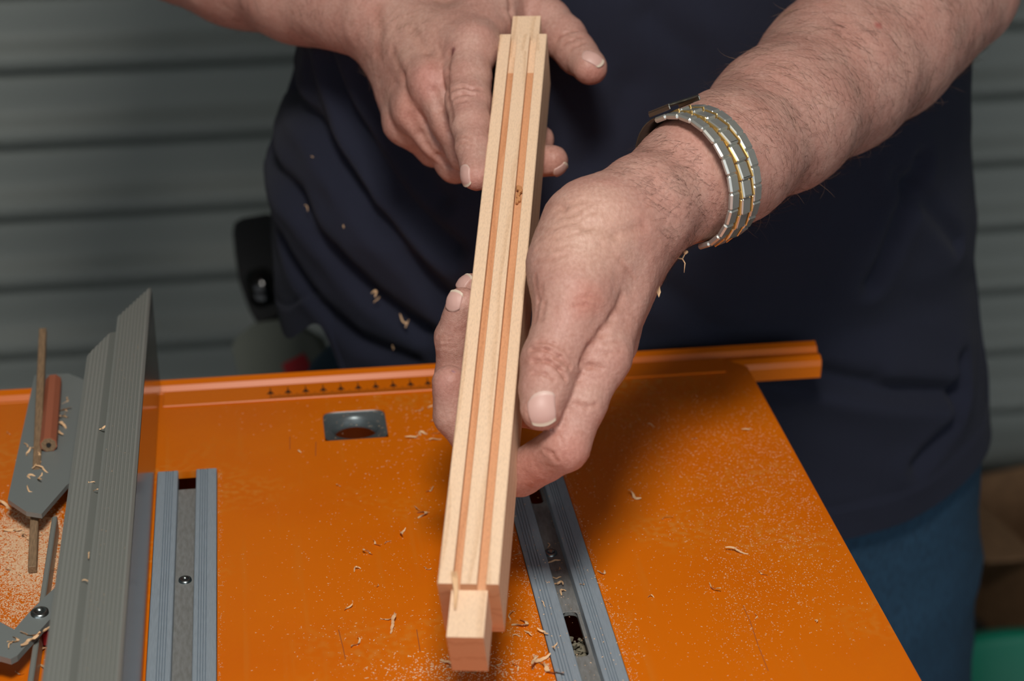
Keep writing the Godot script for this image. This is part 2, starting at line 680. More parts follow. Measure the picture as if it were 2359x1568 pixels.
func add_limb(fl: Field, centre: Vector3, reach: float, creases: Array, tints: Array) -> void:
	var pos := PackedVector3Array()
	var idx := PackedInt32Array()
	var r := fl.nets(pos, idx)
	pos = r[0]
	idx = r[1]
	# relax the grid's steps onto the field
	for i in pos.size():
		var p := pos[i]
		pos[i] = p - fl.grad(p) * fl.sample(p) * 0.8
	var nrm := smooth_normals(pos, idx)
	var flag := PackedByteArray()
	flag.resize(pos.size())
	for i in pos.size():
		flag[i] = 1 if pos[i].distance_to(centre) < reach else 0
	r = refine(pos, nrm, idx, flag)
	pos = r[0]
	nrm = r[1]
	idx = r[2]
	var segs := crease_segments(fl, creases)
	var spots := tint_points(fl, tints)
	var col := PackedColorArray()
	col.resize(pos.size())
	for i in pos.size():
		var p := pos[i]
		var n := nrm[i]
		var push := nz.get_noise_3dv(p * 28.0) * 0.0007 + nz2.get_noise_3dv(p * 150.0) * 0.00022
		var line := 0.0
		for s in segs:
			var a: Vector3 = s[0]
			var pa := p - a
			var ab: Vector3 = s[1] - a
			var w: float = s[2]
			var u := clampf(pa.dot(ab) / maxf(ab.length_squared(), 1e-9), 0.0, 1.0)
			var q := (pa - ab * u).length_squared()
			if q < w * w * 9.0:
				var g := exp(-q / (w * w))
				# a groove with a soft lip on both sides
				push -= s[3] * (g - 0.35 * exp(-q / (w * w * 5.0)))
				line = maxf(line, g)
		pos[i] = p + n * push
		var blot := nz.get_noise_3dv(p * 45.0 + Vector3(3, 1, 7))
		var fine := nz2.get_noise_3dv(p * 240.0)
		var c := Color(0.545, 0.328, 0.272)
		c = c.lerp(Color(0.51, 0.262, 0.212), clampf(blot * 0.9 + 0.25, 0.0, 1.0) * 0.6)
		c = c.lerp(Color(0.61, 0.42, 0.345), clampf(-blot * 0.8, 0.0, 1.0) * 0.5)
		c = c.lerp(Color(0.47, 0.235, 0.175), clampf(fine * 0.8, 0.0, 1.0) * 0.35)
		c = c.lerp(Color(0.40, 0.185, 0.135), line * 0.35)
		for s in spots:
			var q: float = (p - s[0]).length() / s[1]
			if q < 1.0:
				c = c.lerp(s[2], s[3] * (1.0 - q * q))
		col[i] = c
	nrm = smooth_normals(pos, idx)
	var base := b_pos.size()
	b_pos.append_array(pos)
	b_nrm.append_array(nrm)
	b_col.append_array(col)
	for i in idx.size():
		idx[i] += base
	b_idx.append_array(idx)

# a fingernail pressed onto the surface: c is a pixel on the nail, tip a pixel towards the free edge
func nail(person: Node3D, fl: Field, cpx: Vector2, tpx: Vector2, nview: Vector3, width: float, length: float) -> void:
	var c := fl.hit(cam_xf.origin, ray(cpx.x, cpx.y))
	if c == Vector3.INF:
		print("nail missed ", cpx)
		return
	var depth := (cam_xf.affine_inverse() * c).z
	var n := fl.grad(c).lerp((cam_xf.basis * nview).normalized(), 0.3).normalized()
	var tdir := P(tpx.x, tpx.y, -depth) - P(cpx.x, cpx.y, -depth)
	tdir = (tdir - n * tdir.dot(n)).normalized()
	var side := n.cross(tdir).normalized()
	var nu := 14
	var nv := 14
	var pos := PackedVector3Array()
	var col := PackedColorArray()
	var idx := PackedInt32Array()
	for j in nv + 1:
		for i in nu + 1:
			var u := i * 2.0 / nu - 1.0
			var v := j * 2.0 / nv - 1.0
			# rounded outline: cuticle is a half ellipse, the free edge flatter
			var vv := v
			if v > 0.0:
				vv = v * (1.0 - 0.22 * u * u)
			else:
				vv = v * sqrt(maxf(1.0 - 0.62 * u * u, 0.05))
			# lay the plate on the skin
			var p := c + side * (u * width * 0.5) + tdir * (vv * length * 0.5)
			for k in 14:
				p -= fl.grad(p) * clampf(fl.sample(p) - 0.00045, -0.0015, 0.0015)
			if absf(u) > 0.99 or v < -0.99:
				p -= fl.grad(p) * 0.0008
			elif v > 0.99:
				p += tdir * 0.0004
			pos.append(p)
			var k2 := Color(0.56, 0.345, 0.295)
			if v > 0.84:
				k2 = Color(0.62, 0.52, 0.41)
			elif v < -0.72:
				k2 = Color(0.62, 0.44, 0.38)
			col.append(k2)
	for j in nv:
		for i in nu:
			var a := j * (nu + 1) + i
			idx.append_array(PackedInt32Array([a, a + 1, a + nu + 2, a, a + nu + 2, a + nu + 1]))
	var arr := []
	arr.resize(Mesh.ARRAY_MAX)
	arr[Mesh.ARRAY_VERTEX] = pos
	var nn := smooth_normals(pos, idx)
	if nn.size() and nn[nu + 3].dot(n) < 0.0:
		for i in range(0, idx.size(), 3):
			var q := idx[i + 1]
			idx[i + 1] = idx[i + 2]
			idx[i + 2] = q
		nn = smooth_normals(pos, idx)
	arr[Mesh.ARRAY_NORMAL] = nn
	arr[Mesh.ARRAY_COLOR] = col
	arr[Mesh.ARRAY_INDEX] = idx
	var m := ArrayMesh.new()
	m.add_surface_from_arrays(Mesh.PRIMITIVE_TRIANGLES, arr)
	put("fingernail", m, M.nail, person)

# ---------------------------------------------------------------- shirt as turned sections
# [height above the floor, centre x, half width, centre z, half depth]
var sections := [
	[1.50, 0.225, 0.10, -1.20, 0.09],
	[1.44, 0.225, 0.20, -1.20, 0.115],
	[1.34, 0.225, 0.225, -1.185, 0.135],
	[1.20, 0.236, 0.212, -1.175, 0.140],
	[1.08, 0.239, 0.210, -1.17, 0.146],
	[1.025, 0.240, 0.213, -1.168, 0.150],
	[0.985, 0.234, 0.224, -1.167, 0.153],
	[0.96, 0.232, 0.231, -1.166, 0.155],
	[0.92, 0.236, 0.235, -1.168, 0.148],
	[0.89, 0.238, 0.237, -1.17, 0.141],
	[0.86, 0.242, 0.239, -1.172, 0.145],
	[0.80, 0.250, 0.244, -1.176, 0.146],
	[0.735, 0.256, 0.248, -1.178, 0.150],
]

func section(y: float, table_: Array) -> Array:
	for i in table_.size() - 1:
		var a: Array = table_[i]
		var b: Array = table_[i + 1]
		if y <= a[0] and y >= b[0]:
			var t: float = smoothstep(0.0, 1.0, (a[0] - y) / (a[0] - b[0])) * 0.4 + (a[0] - y) / (a[0] - b[0]) * 0.6
			return [lerpf(a[1], b[1], t), lerpf(a[2], b[2], t), lerpf(a[3], b[3], t), lerpf(a[4], b[4], t)]
	var e: Array = table_[0] if y > table_[0][0] else table_[-1]
	return [e[1], e[2], e[3], e[4]]

func on_section(s: Array, ang: float, grow := 0.0) -> Vector2:
	var c := cos(ang)
	var q := sin(ang)
	var e := 2.0 / 2.35
	return Vector2(s[0] + signf(c) * pow(absf(c), e) * (s[1] + grow), s[2] + signf(q) * pow(absf(q), e) * (s[3] + grow))

func hit_shirt(px: float, py: float) -> Vector3:
	var dir := ray(px, py)
	var s := 0.9
	while s < 1.7:
		var p := cam_xf.origin + dir * s
		var k := section(p.y, sections)
		if pow(absf(p.x - k[0]) / k[1], 2.35) + pow(absf(p.z - k[2]) / k[3], 2.35) < 1.0:
			return p
		s += 0.002
	return Vector3.INF

func build_shirt(person: Node3D) -> void:
	# folds: [width, depth, points in the photograph]
	var folds := [
		[0.0085, 0.017, [[688, 190], [730, 280], [800, 390], [880, 500], [960, 600], [1040, 690]]],
		[0.0080, 0.017, [[770, 140], [820, 260], [890, 380], [960, 480], [1050, 570]]],
		[0.0085, 0.015, [[636, 330], [690, 460], [770, 580], [870, 680], [980, 755]]],
		[0.0080, 0.010, [[650, 560], [720, 680], [830, 780], [960, 830]]],
		[0.0090, 0.012, [[860, 170], [930, 330], [1020, 450]]],
		[0.0090, 0.006, [[720, 150], [770, 300], [850, 430]]],
		[0.0100, 0.006, [[1300, 560], [1500, 640], [1640, 760], [1800, 830], [2000, 860]]],
		[0.0080, 0.012, [[2110, 370], [2060, 520], [2005, 650]]],
		[0.0070, 0.008, [[2060, 400], [2140, 480], [2200, 560]]],
		[0.0085, 0.016, [[1450, 850], [1560, 832], [1760, 842], [1900, 868], [2050, 898], [2200, 905]]],
		[0.0080, 0.010, [[2215, 830], [2210, 905], [2190, 970], [2110, 1070]]],
		[0.0100, 0.005, [[1500, 30], [1600, 120], [1640, 200]]],
		[0.0100, 0.005, [[1340, 380], [1400, 300], [1440, 200]]],
	]
	var segs := []
	for fo in folds:
		var last := Vector3.INF
		for q in fo[2]:
			var p := hit_shirt(q[0], q[1])
			if last != Vector3.INF and p != Vector3.INF:
				segs.append([last, p, fo[0], fo[1], folds.find(fo)])
			last = p
	var rows := 250
	var cols := 420
	var front := 340
	var pos := PackedVector3Array()
	var idx := PackedInt32Array()
	for j in rows + 1:
		for i in cols + 1:
			var ang := PI * i / front if i <= front else PI + PI * (i - front) / (cols - front)
			# hem height: lifted on the image-left hip, and a vent at the other hip
			var lf := -cos(ang)
			var hem := 0.742 + 0.018 * smoothstep(0.5, 1.0, -lf) + 0.150 * smoothstep(0.73, 0.86, lf) - 0.030 * smoothstep(0.86, 1.0, lf)
			var vent := 0.0
			var side := wrapf(ang, -PI, PI)
			if absf(side - 0.14) < 0.085:
				vent = 0.115 * (1.0 - absf(side - 0.14) / 0.085)
			hem += vent
			var tt := float(j) / rows
			var y := lerpf(1.5, hem, tt)
			var s := section(y, sections)
			var w := on_section(s, ang)
			var p := Vector3(w.x, y, w.y)
			var nn := Vector3(cos(ang) / s[1], 0, sin(ang) / s[3]).normalized()
			var push := nz.get_noise_3dv(Vector3(p.x * 5.0, p.y * 3.0 + p.x * 2.0, p.z * 5.0)) * 0.004
			push += nz2.get_noise_3dv(Vector3(p.x * 9.0 + p.y * 14.0, p.y * 8.0, p.z * 12.0)) * 0.0022
			var best := PackedFloat32Array()
			if ang < PI + 0.2 and y < 1.15:
				best.resize(folds.size())
				best.fill(1.0)
				for g in segs:
					var a: Vector3 = g[0]
					var pa := p - a
					var ab: Vector3 = g[1] - a
					var u := clampf(pa.dot(ab) / ab.length_squared(), 0.0, 1.0)
					var q := (pa - ab * u).length_squared()
					var k: int = g[4]
					if q < best[k]:
						best[k] = q
			for k in best.size():
				var wd: float = folds[k][0]
				var q := best[k]
				if q < wd * wd * 16.0:
					push -= folds[k][1] * (exp(-q / (wd * wd)) - 0.55 * exp(-q / (wd * wd * 4.5)))
			# turned-up hem: a slightly thicker band
			var from_hem := y - hem
			if from_hem < 0.022:
				push += 0.0014
			if from_hem > 0.0215 and from_hem < 0.025:
				push -= 0.0006
			pos.append(p + nn * push)
	for j in rows:
		for i in cols:
			var a := j * (cols + 1) + i
			var b := a + cols + 1
			idx.append_array(PackedInt32Array([a, b, b + 1, a, b + 1, a + 1]))
	var arr := []
	arr.resize(Mesh.ARRAY_MAX)
	arr[Mesh.ARRAY_VERTEX] = pos
	var nn2 := smooth_normals(pos, idx)
	arr[Mesh.ARRAY_NORMAL] = nn2
	arr[Mesh.ARRAY_INDEX] = idx
	var m := ArrayMesh.new()
	m.add_surface_from_arrays(Mesh.PRIMITIVE_TRIANGLES, arr)
	var o := put("shirt", m, M.shirt, person)
	o.set_meta("label", "navy polo shirt hanging over jeans")

func build_jeans(person: Node3D) -> void:
	var st := st0()
	st.set_smooth_group(0)
	# hips
	var hips := [[0.99, 0.270, 0.155, -1.175, 0.118], [0.90, 0.272, 0.168, -1.175, 0.122], [0.84, 0.266, 0.190, -1.177, 0.128], [0.80, 0.253, 0.236, -1.178, 0.138], [0.72, 0.258, 0.243, -1.18, 0.140], [0.64, 0.260, 0.250, -1.18, 0.140], [0.52, 0.262, 0.252, -1.182, 0.136], [0.47, 0.262, 0.240, -1.184, 0.118]]
	var legs := []
	var n := 48
	for part in 3:
		var secs := []
		if part == 0:
			secs = hips
		else:
			var sx := 0.128 if part == 1 else -0.120
			var cx := 0.258 + sx
			secs = [[0.62, cx - sx * 0.1, 0.105, -1.18, 0.115], [0.52, cx, 0.113, -1.182, 0.118], [0.45, cx, 0.102, -1.185, 0.10], [0.28, cx, 0.085, -1.19, 0.085], [0.10, cx, 0.080, -1.195, 0.085], [0.03, cx, 0.082, -1.195, 0.09]]
		for i in secs.size() - 1:
			for s in 6:
				for k in n:
					var v := []
					for q in [[s, k], [s + 1, k], [s + 1, k + 1], [s, k + 1]]:
						var y := lerpf(secs[i][0], secs[i + 1][0], q[0] / 6.0)
						var sec := section(y, secs)
						var w := on_section(sec, TAU * q[1] / n)
						var p := Vector3(w.x, y, w.y)
						var out := Vector3(w.x - sec[0], 0, w.y - sec[2]).normalized()
						p += out * (nz.get_noise_3dv(Vector3(p.x * 7.0 + p.y * 5.0, p.y * 14.0 - p.x * 8.0, p.z * 6.0)) * 0.006)
						v.append(p)
					quad(st, v[0], v[1], v[2], v[3])
	var o := put("jeans", done(st), M.denim, person)
	o.set_meta("label", "faded blue denim jeans")
	for sx in [0.386, 0.138]:
		var sh := st0()
		sh.set_smooth_group(0)
		var prof := PackedVector2Array([Vector2(-0.14, 0), Vector2(0.15, 0), Vector2(0.155, 0.03), Vector2(0.12, 0.055), Vector2(0.03, 0.07), Vector2(-0.03, 0.11), Vector2(-0.13, 0.105), Vector2(-0.145, 0.04)])
		prism(sh, prof, Transform3D(Basis(Vector3(0, 0, 1), Vector3(0, 1, 0), Vector3(-1, 0, 0)), Vector3(sx, 0, -1.17)), -0.05, 0.05)
		put("shoe", done(sh), M.black, person)

# ---------------------------------------------------------------- hairs on the arms
func grow_hairs(person: Node3D, fl: Field, list: Array) -> void:
	# list of [count, a, b, spread, length, radius, material, lean] along the limb a -> b
	for L in list:
		var st := st0()
		st.set_smooth_group(0)
		var a: Vector3 = L[1]
		var b: Vector3 = L[2]
		var ax := (b - a).normalized()
		var made := 0
		var tries := 0
		while made < int(L[0]) and tries < int(L[0]) * 6:
			tries += 1
			var c := a.lerp(b, rng.randf())
			var u := ax.cross(Vector3(rng.randf_range(-1, 1), rng.randf_range(-1, 1), rng.randf_range(-1, 1)).normalized()).normalized()
			# walk outwards to the skin
			var s := 0.0
			var p := c
			var ok := false
			if fl.sample(p) > 0.0:
				continue
			for k in 40:
				var v := fl.sample(p)
				if v > -0.0002:
					ok = true
					break
				p += u * maxf(-v * 0.8, 0.0004)
				s += 1.0
			if not ok or p.distance_to(c) > L[3]:
				continue
			var n := fl.grad(p)
			var facing := n.dot((cam_xf.origin - p).normalized())
			if facing < -0.45 or (n.y > 0.3 and facing < 0.22):
				continue
			var across := n.cross(ax).normalized()
			var dir: Vector3 = (ax * L[7].x + across * L[7].y + n * L[7].z + Vector3(rng.randf_range(-1, 1), rng.randf_range(-1, 1), rng.randf_range(-1, 1)) * 0.32).normalized()
			var ln: float = L[4] * rng.randf_range(0.45, 1.2)
			var bend := (across * rng.randf_range(-1.0, 1.0) + ax * rng.randf_range(-0.6, 0.6) - n * 0.25) * 0.55
			var pts := []
			var rad := []
			var q := p - n * 0.0003
			for k in 6:
				pts.append(q)
				rad.append(L[5] * (1.0 - k * 0.16))
				dir = (dir + bend * 0.5).normalized()
				q += dir * ln / 5.0
				var sv := fl.sample(q)
				if sv < 0.0004:
					q += fl.grad(q) * (0.0005 - sv)
			tube(st, pts, rad, 3, false)
			made += 1
		var o := put("arm_hair", done(st), L[6], person)
		o.set_meta("kind", "stuff")

# ---------------------------------------------------------------- the man
var left_limb: Field
var right_limb: Field
const WATCH_C := [1605.0, 408.0, 0.910]

func build_person() -> void:
	var feet := Vector3(0.256, 0, -1.18)
	var person := thing("person", "person in a navy polo shirt and jeans holding the grooved pine strip with both hands", "person")
	# the arm that wears the watch
	var arm := [
		[[2150, -260, 1.15, 0.048], [2190, -30, 1.105, 0.037], [2100, 22, 1.085, 0.0425], [2020, 88, 1.06, 0.0440], [1926, 170, 1.030, 0.0408], [1800, 275, 0.985, 0.0355], [1670, 368, 0.940, 0.0308], [1598, 412, 0.918, 0.0275], [1492, 470, 0.898, 0.0225]],
		[[1496, 478, 0.890, 0.0155], [1385, 820, 0.850, 0.0118]],
		[[1510, 470, 0.905, 0.0165], [1398, 790, 0.875, 0.0120]],
		[[1515, 465, 0.920, 0.0155], [1408, 765, 0.897, 0.0115]],
		[[1520, 455, 0.930, 0.0145], [1420, 735, 0.920, 0.0105]],
		[[1478, 480, 0.888, 0.0228], [1372, 540, 0.873, 0.0235], [1326, 620, 0.860, 0.0195], [1320, 690, 0.848, 0.0160]],
	]
	var fingers := [
		[[1320, 690, 0.848, 0.0160], [1295, 765, 0.842, 0.0135], [1270, 830, 0.838, 0.0126], [1256, 890, 0.833, 0.0112], [1247, 942, 0.829, 0.0096]],
		[[1386, 822, 0.850, 0.0122], [1340, 930, 0.842, 0.0106], [1303, 1028, 0.838, 0.0107], [1195, 1092, 0.862, 0.0098], [1110, 1045, 0.872, 0.0090], [1042, 960, 0.870, 0.0082], [1036, 880, 0.866, 0.0078]],
		[[1398, 790, 0.875, 0.0125], [1300, 945, 0.878, 0.0105], [1150, 930, 0.905, 0.0098], [1052, 860, 0.903, 0.0094], [1045, 780, 0.897, 0.0086], [1064, 698, 0.888, 0.0076]],
		[[1408, 765, 0.897, 0.0120], [1290, 880, 0.915, 0.0100], [1130, 850, 0.930, 0.0095], [1065, 790, 0.922, 0.0090], [1086, 668, 0.905, 0.0076]],
		[[1420, 735, 0.920, 0.0110], [1320, 830, 0.940, 0.0090], [1200, 810, 0.950, 0.0085], [1130, 780, 0.950, 0.0080]],
	]
	left_limb = build_limb(arm, fingers, 0.0019, 0.012, 0.007)
	var creases := [
		# the fold between thumb and the side of the hand
		[0.0022, 0.0012, [[1432, 684], [1410, 730], [1385, 765], [1358, 800], [1338, 838]]],
		[0.0016, 0.0012, [[1338, 838], [1358, 842], [1385, 848]]],
		[0.0014, 0.0008, [[1325, 930], [1352, 938], [1372, 932]]],
		# over the thumb's joint
		[0.0011, 0.0015, [[1226, 806], [1258, 806], [1290, 822], [1312, 846]]],
		[0.0011, 0.0015, [[1230, 832], [1262, 832], [1288, 850], [1302, 872]]],
		[0.0010, 0.0011, [[1250, 818], [1280, 826], [1300, 842]]],
		[0.0010, 0.0008, [[1228, 858], [1256, 862], [1276, 876]]],
		[0.0010, 0.0007, [[1240, 788], [1275, 792], [1304, 808]]],
		# web against the strip
		[0.0016, 0.0006, [[1232, 640], [1240, 690], [1230, 740]]],
		[0.0016, 0.0004, [[1246, 660], [1252, 700], [1246, 735]]],
		# bent index joint
		[0.0012, 0.0008, [[1255, 1036], [1272, 1046], [1284, 1062]]],
		[0.0010, 0.0005, [[1290, 1005], [1300, 1030]]],
		# creases on the side of the index
		[0.0010, 0.0004, [[1365, 780], [1395, 790], [1420, 786]]],
		[0.0010, 0.0004, [[1370, 808], [1400, 815], [1428, 808]]],
		# back of the thumb's root
		[0.0012, 0.0004, [[1330, 688], [1355, 682], [1385, 692]]],
		[0.0012, 0.0004, [[1322, 705], [1350, 702], [1375, 712]]],
		[0.0018, 0.0006, [[1262, 470], [1300, 478], [1350, 462]]],
		[0.0030, 0.0010, [[1290, 480], [1350, 520], [1420, 540], [1480, 520]]],
		# fine arcs over the ball of the thumb
		[0.0012, 0.0004, [[1240, 530], [1275, 528], [1320, 512], [1365, 488]]],
		[0.0012, 0.0004, [[1238, 552], [1280, 550], [1330, 536], [1380, 512]]],
		[0.0012, 0.0004, [[1236, 576], [1275, 574], [1320, 562]]],
		[0.0012, 0.0004, [[1236, 604], [1268, 598], [1300, 588]]],
		[0.0014, 0.0004, [[1290, 500], [1330, 486], [1380, 460]]],
		[0.0012, 0.0004, [[1380, 560], [1430, 600], [1460, 640]]],
		# fingers beyond the strip
		[0.0010, 0.0007, [[1003, 788], [1022, 784], [1044, 788]]],
		[0.0010, 0.0006, [[1004, 798], [1024, 796], [1046, 800]]],
		[0.0010, 0.0005, [[1008, 776], [1026, 774], [1044, 777]]],
	]
	var tints := [
		[1350, 690, 0.011, Color(0.50, 0.20, 0.15), 0.55],
		[1268, 830, 0.014, Color(0.48, 0.22, 0.17), 0.45],
		[1247, 970, 0.012, Color(0.55, 0.24, 0.18), 0.5],
		[1350, 520, 0.028, Color(0.66, 0.46, 0.36), 0.55],
		[1300, 1040, 0.014, Color(0.52, 0.21, 0.16), 0.5],
		[1230, 1090, 0.014, Color(0.58, 0.25, 0.20), 0.5],
		[1040, 870, 0.012, Color(0.50, 0.25, 0.21), 0.5],
		[1672, 298, 0.0035, Color(0.55, 0.12, 0.10), 0.8],
		[2024, 58, 0.0030, Color(0.40, 0.10, 0.09), 0.8],
		[1660, 292, 0.009, Color(0.58, 0.24, 0.20), 0.5],
		[1045, 855, 0.0008, Color(0.20, 0.12, 0.25), 0.8],
	]
	add_limb(left_limb, P(1270, 800, 0.86), 0.085, creases, tints)
	# the other arm
	var arm2 := [
		[[200, -240, 1.23, 0.046], [330, -190, 1.20, 0.045], [560, -100, 1.15, 0.041], [700, -45, 1.115, 0.0355], [880, 32, 1.062, 0.0265]],
		[[890, 35, 1.055, 0.0185], [1086, 112, 1.004, 0.0125]],
		[[888, 48, 1.062, 0.0180], [1000, 190, 1.005, 0.0120]],
		[[886, 62, 1.070, 0.0170], [958, 252, 1.020, 0.0112]],
		[[888, 78, 1.078, 0.0160], [930, 284, 1.036, 0.0103]],
		[[950, 90, 1.075, 0.0180], [1060, 170, 1.036, 0.0160]],
		[[930, -20, 1.075, 0.0200], [1100, -45, 1.078, 0.0175], [1215, 2, 1.062, 0.0132]],
		[[1090, 70, 1.040, 0.0120], [1180, 12, 1.064, 0.0095]],
		[[1095, 75, 1.026, 0.0165], [1140, -30, 1.052, 0.0180]],
		[[1112, 66, 1.036, 0.0120], [1150, -5, 1.056, 0.0130]],
		[[1000, 20, 1.050, 0.0180], [1130, -50, 1.062, 0.0180]],
		[[1092, 100, 1.012, 0.0120], [1134, 62, 1.043, 0.0122], [1152, 8, 1.060, 0.0125]],
	]
	var fingers2 := [
		[[1215, 2, 1.062, 0.0132], [1262, 46, 1.052, 0.0120], [1300, 88, 1.044, 0.0116], [1330, 124, 1.034, 0.0108], [1358, 154, 1.022, 0.0096]],
		[[1086, 112, 1.004, 0.0125], [1081, 180, 0.990, 0.0112], [1079, 235, 0.979, 0.0110], [1086, 290, 0.967, 0.0101], [1091, 340, 0.957, 0.0090], [1097, 404, 0.944, 0.0077]],
		[[1000, 190, 1.005, 0.0120], [1040, 280, 1.000, 0.0104], [1078, 352, 1.002, 0.0102], [1185, 372, 1.008, 0.0096], [1272, 371, 1.000, 0.0083]],
		[[958, 252, 1.020, 0.0114], [1008, 322, 1.020, 0.0098], [1048, 376, 1.026, 0.0098], [1160, 345, 1.034, 0.0092], [1245, 321, 1.026, 0.0078]],
		[[930, 284, 1.036, 0.0103], [1000, 345, 1.047, 0.0088], [1110, 320, 1.052, 0.0082], [1170, 300, 1.048, 0.0075]],
	]
	right_limb = build_limb(arm2, fingers2, 0.0021, 0.010, 0.007)
	var creases2 := [
		[0.0024, 0.0011, [[1036, 120], [1030, 165], [1030, 215], [1040, 275]]],
		[0.0016, 0.0004, [[1010, 100], [1018, 150], [1022, 200]]],
		[0.0014, 0.0003, [[996, 100], [1002, 140], [1004, 180]]],
		[0.0018, 0.0012, [[982, 333], [1010, 358], [1036, 380], [1055, 395]]],
		[0.0012, 0.0010, [[1040, 210], [1062, 200], [1085, 204], [1105, 206]]],
		[0.0012, 0.0010, [[1046, 226], [1066, 216], [1088, 218]]],
		[0.0011, 0.0005, [[1048, 240], [1070, 234]]],
		[0.0011, 0.0005, [[1050, 320], [1068, 314], [1086, 318]]],
		[0.0011, 0.0004, [[1052, 333], [1070, 328], [1086, 331]]],
		[0.0030, 0.0016, [[1000, 210], [1015, 250], [1035, 300]]],
		[0.0030, 0.0014, [[945, 268], [970, 310], [985, 332]]],
		[0.0022, 0.0014, [[1174, 0], [1176, 30], [1182, 60]]],
		[0.0012, 0.0008, [[1282, 90], [1302, 78], [1326, 70]]],
		[0.0012, 0.0007, [[1296, 102], [1318, 92], [1340, 84]]],
		[0.0011, 0.0005, [[1312, 115], [1332, 104], [1350, 97]]],
		[0.0040, 0.0008, [[868, 20], [876, 70], [872, 130]]],
		[0.0030, 0.0010, [[905, 120], [930, 180], [940, 230]]],
		[0.0030, 0.0010, [[950, 70], [985, 120], [1000, 150]]],
	]
	var tints2 := [
		[982, 182, 0.013, Color(0.56, 0.22, 0.19), 0.42],
		[948, 250, 0.013, Color(0.52, 0.22, 0.17), 0.5],
		[1080, 225, 0.013, Color(0.52, 0.28, 0.24), 0.4],
		[1085, 430, 0.011, Color(0.56, 0.24, 0.19), 0.5],
		[1365, 180, 0.014, Color(0.55, 0.23, 0.18), 0.5],
		[1285, 375, 0.010, Color(0.58, 0.26, 0.20), 0.4],
		[1044, 115, 0.0020, Color(0.16, 0.04, 0.05), 0.9],
		[1041, 123, 0.0016, Color(0.16, 0.04, 0.05), 0.9],
		[960, 60, 0.030, Color(0.50, 0.33, 0.26), 0.4],
	]
	add_limb(right_limb, P(1090, 220, 0.99), 0.10, creases2, tints2)
	# what the clothes hide: trunk and upper arms, coarse
	var core := Field.new()
	core.setup(Vector3(-0.30, 0.72, -1.42), Vector3(0.75, 1.56, -0.85), 0.014)
	var el := P(2150, -260, 1.15)
	var er := P(200, -240, 1.23)
	core.bone(Vector3(0.225, 0.85, -1.19), Vector3(0.225, 1.30, -1.21), 0.115, 0.125, 0.06)
	core.bone(Vector3(0.05, 1.40, -1.22), Vector3(0.40, 1.40, -1.22), 0.06, 0.06, 0.06)
	core.bone(Vector3(0.225, 1.40, -1.22), Vector3(0.225, 1.52, -1.21), 0.06, 0.055, 0.06)
	core.bone(Vector3(0.41, 1.39, -1.22), el, 0.058, 0.046, 0.03)
	core.bone(Vector3(0.04, 1.39, -1.22), er, 0.058, 0.045, 0.03)
	core.flush(false, 0.03)
	core.join(0.03)
	add_limb(core, Vector3.ZERO, 0.01, [], [])
	var arr := []
	arr.resize(Mesh.ARRAY_MAX)
	arr[Mesh.ARRAY_VERTEX] = b_pos
	arr[Mesh.ARRAY_NORMAL] = b_nrm
	arr[Mesh.ARRAY_COLOR] = b_col
	arr[Mesh.ARRAY_INDEX] = b_idx
	var m := ArrayMesh.new()
	m.add_surface_from_arrays(Mesh.PRIMITIVE_TRIANGLES, arr)
	put("body", m, M.skin, person)
	# nails
	nail(person, left_limb, Vector2(1248, 944), Vector2(1257, 990), Vector3(0.04, -0.12, 1.0), 0.0165, 0.0168)
	nail(person, left_limb, Vector2(1043, 692), Vector2(1052, 655), Vector3(-0.72, 0.10, 0.70), 0.0110, 0.0120)
	nail(person, left_limb, Vector2(1064, 645), Vector2(1076, 622), Vector3(-0.70, 0.35, 0.65), 0.0100, 0.0105)
	nail(person, right_limb, Vector2(1068, 404), Vector2(1069, 440), Vector3(-0.95, 0.0, 0.30), 0.0100, 0.0135)
	nail(person, right_limb, Vector2(1364, 133), Vector2(1398, 154), Vector3(0.42, 0.88, 0.20), 0.0085, 0.0150)
	nail(person, right_limb, Vector2(1294, 394), Vector2(1312, 386), Vector3(0.35, -0.85, 0.30), 0.0095, 0.0105)
	build_shirt(person)
	build_jeans(person)
	# sleeves
	for e in [[Vector3(0.40, 1.40, -1.22), el], [Vector3(0.05, 1.40, -1.22), er]]:
		var st := st0()
		st.set_smooth_group(0)
		var a: Vector3 = e[0]
		var b: Vector3 = a.lerp(e[1], 0.55)
		tube(st, [a, a.lerp(b, 0.35), a.lerp(b, 0.7), b], [0.085, 0.08, 0.078, 0.08], 28, false)
		put("sleeve", done(st), M.shirt, person)
	# hairs
	var wl := P(1640, 388, 0.93)
	var ee := P(2170, -10, 1.10)
	var back := -1.0
	grow_hairs(person, left_limb, [
		[2300, wl, ee, 0.06, 0.0165, 0.000052, M.hair, Vector3(-0.55, 0.85, 0.24)],
		[420, wl, ee, 0.06, 0.015, 0.00007, M.hair_pale, Vector3(-0.55, 0.7, 0.3)],
		[900, P(1430, 520, 0.888), P(1580, 430, 0.91), 0.05, 0.010, 0.000048, M.hair, Vector3(-0.9, 0.5, 0.30)],
	])
	grow_hairs(person, right_limb, [
		[420, P(860, 25, 1.066), P(420, -155, 1.18), 0.06, 0.012, 0.000065, M.hair, Vector3(-0.3, -0.9, 0.3)],
		[260, P(880, 60, 1.066), P(1000, 120, 1.02), 0.04, 0.009, 0.00006, M.hair_pale, Vector3(0.6, 0.7, 0.25)],
	])

# ---------------------------------------------------------------- strip of pine
var strip_xf := Transform3D()    # origin at the near top-left arris; x across, y up off the face, z along to the near end

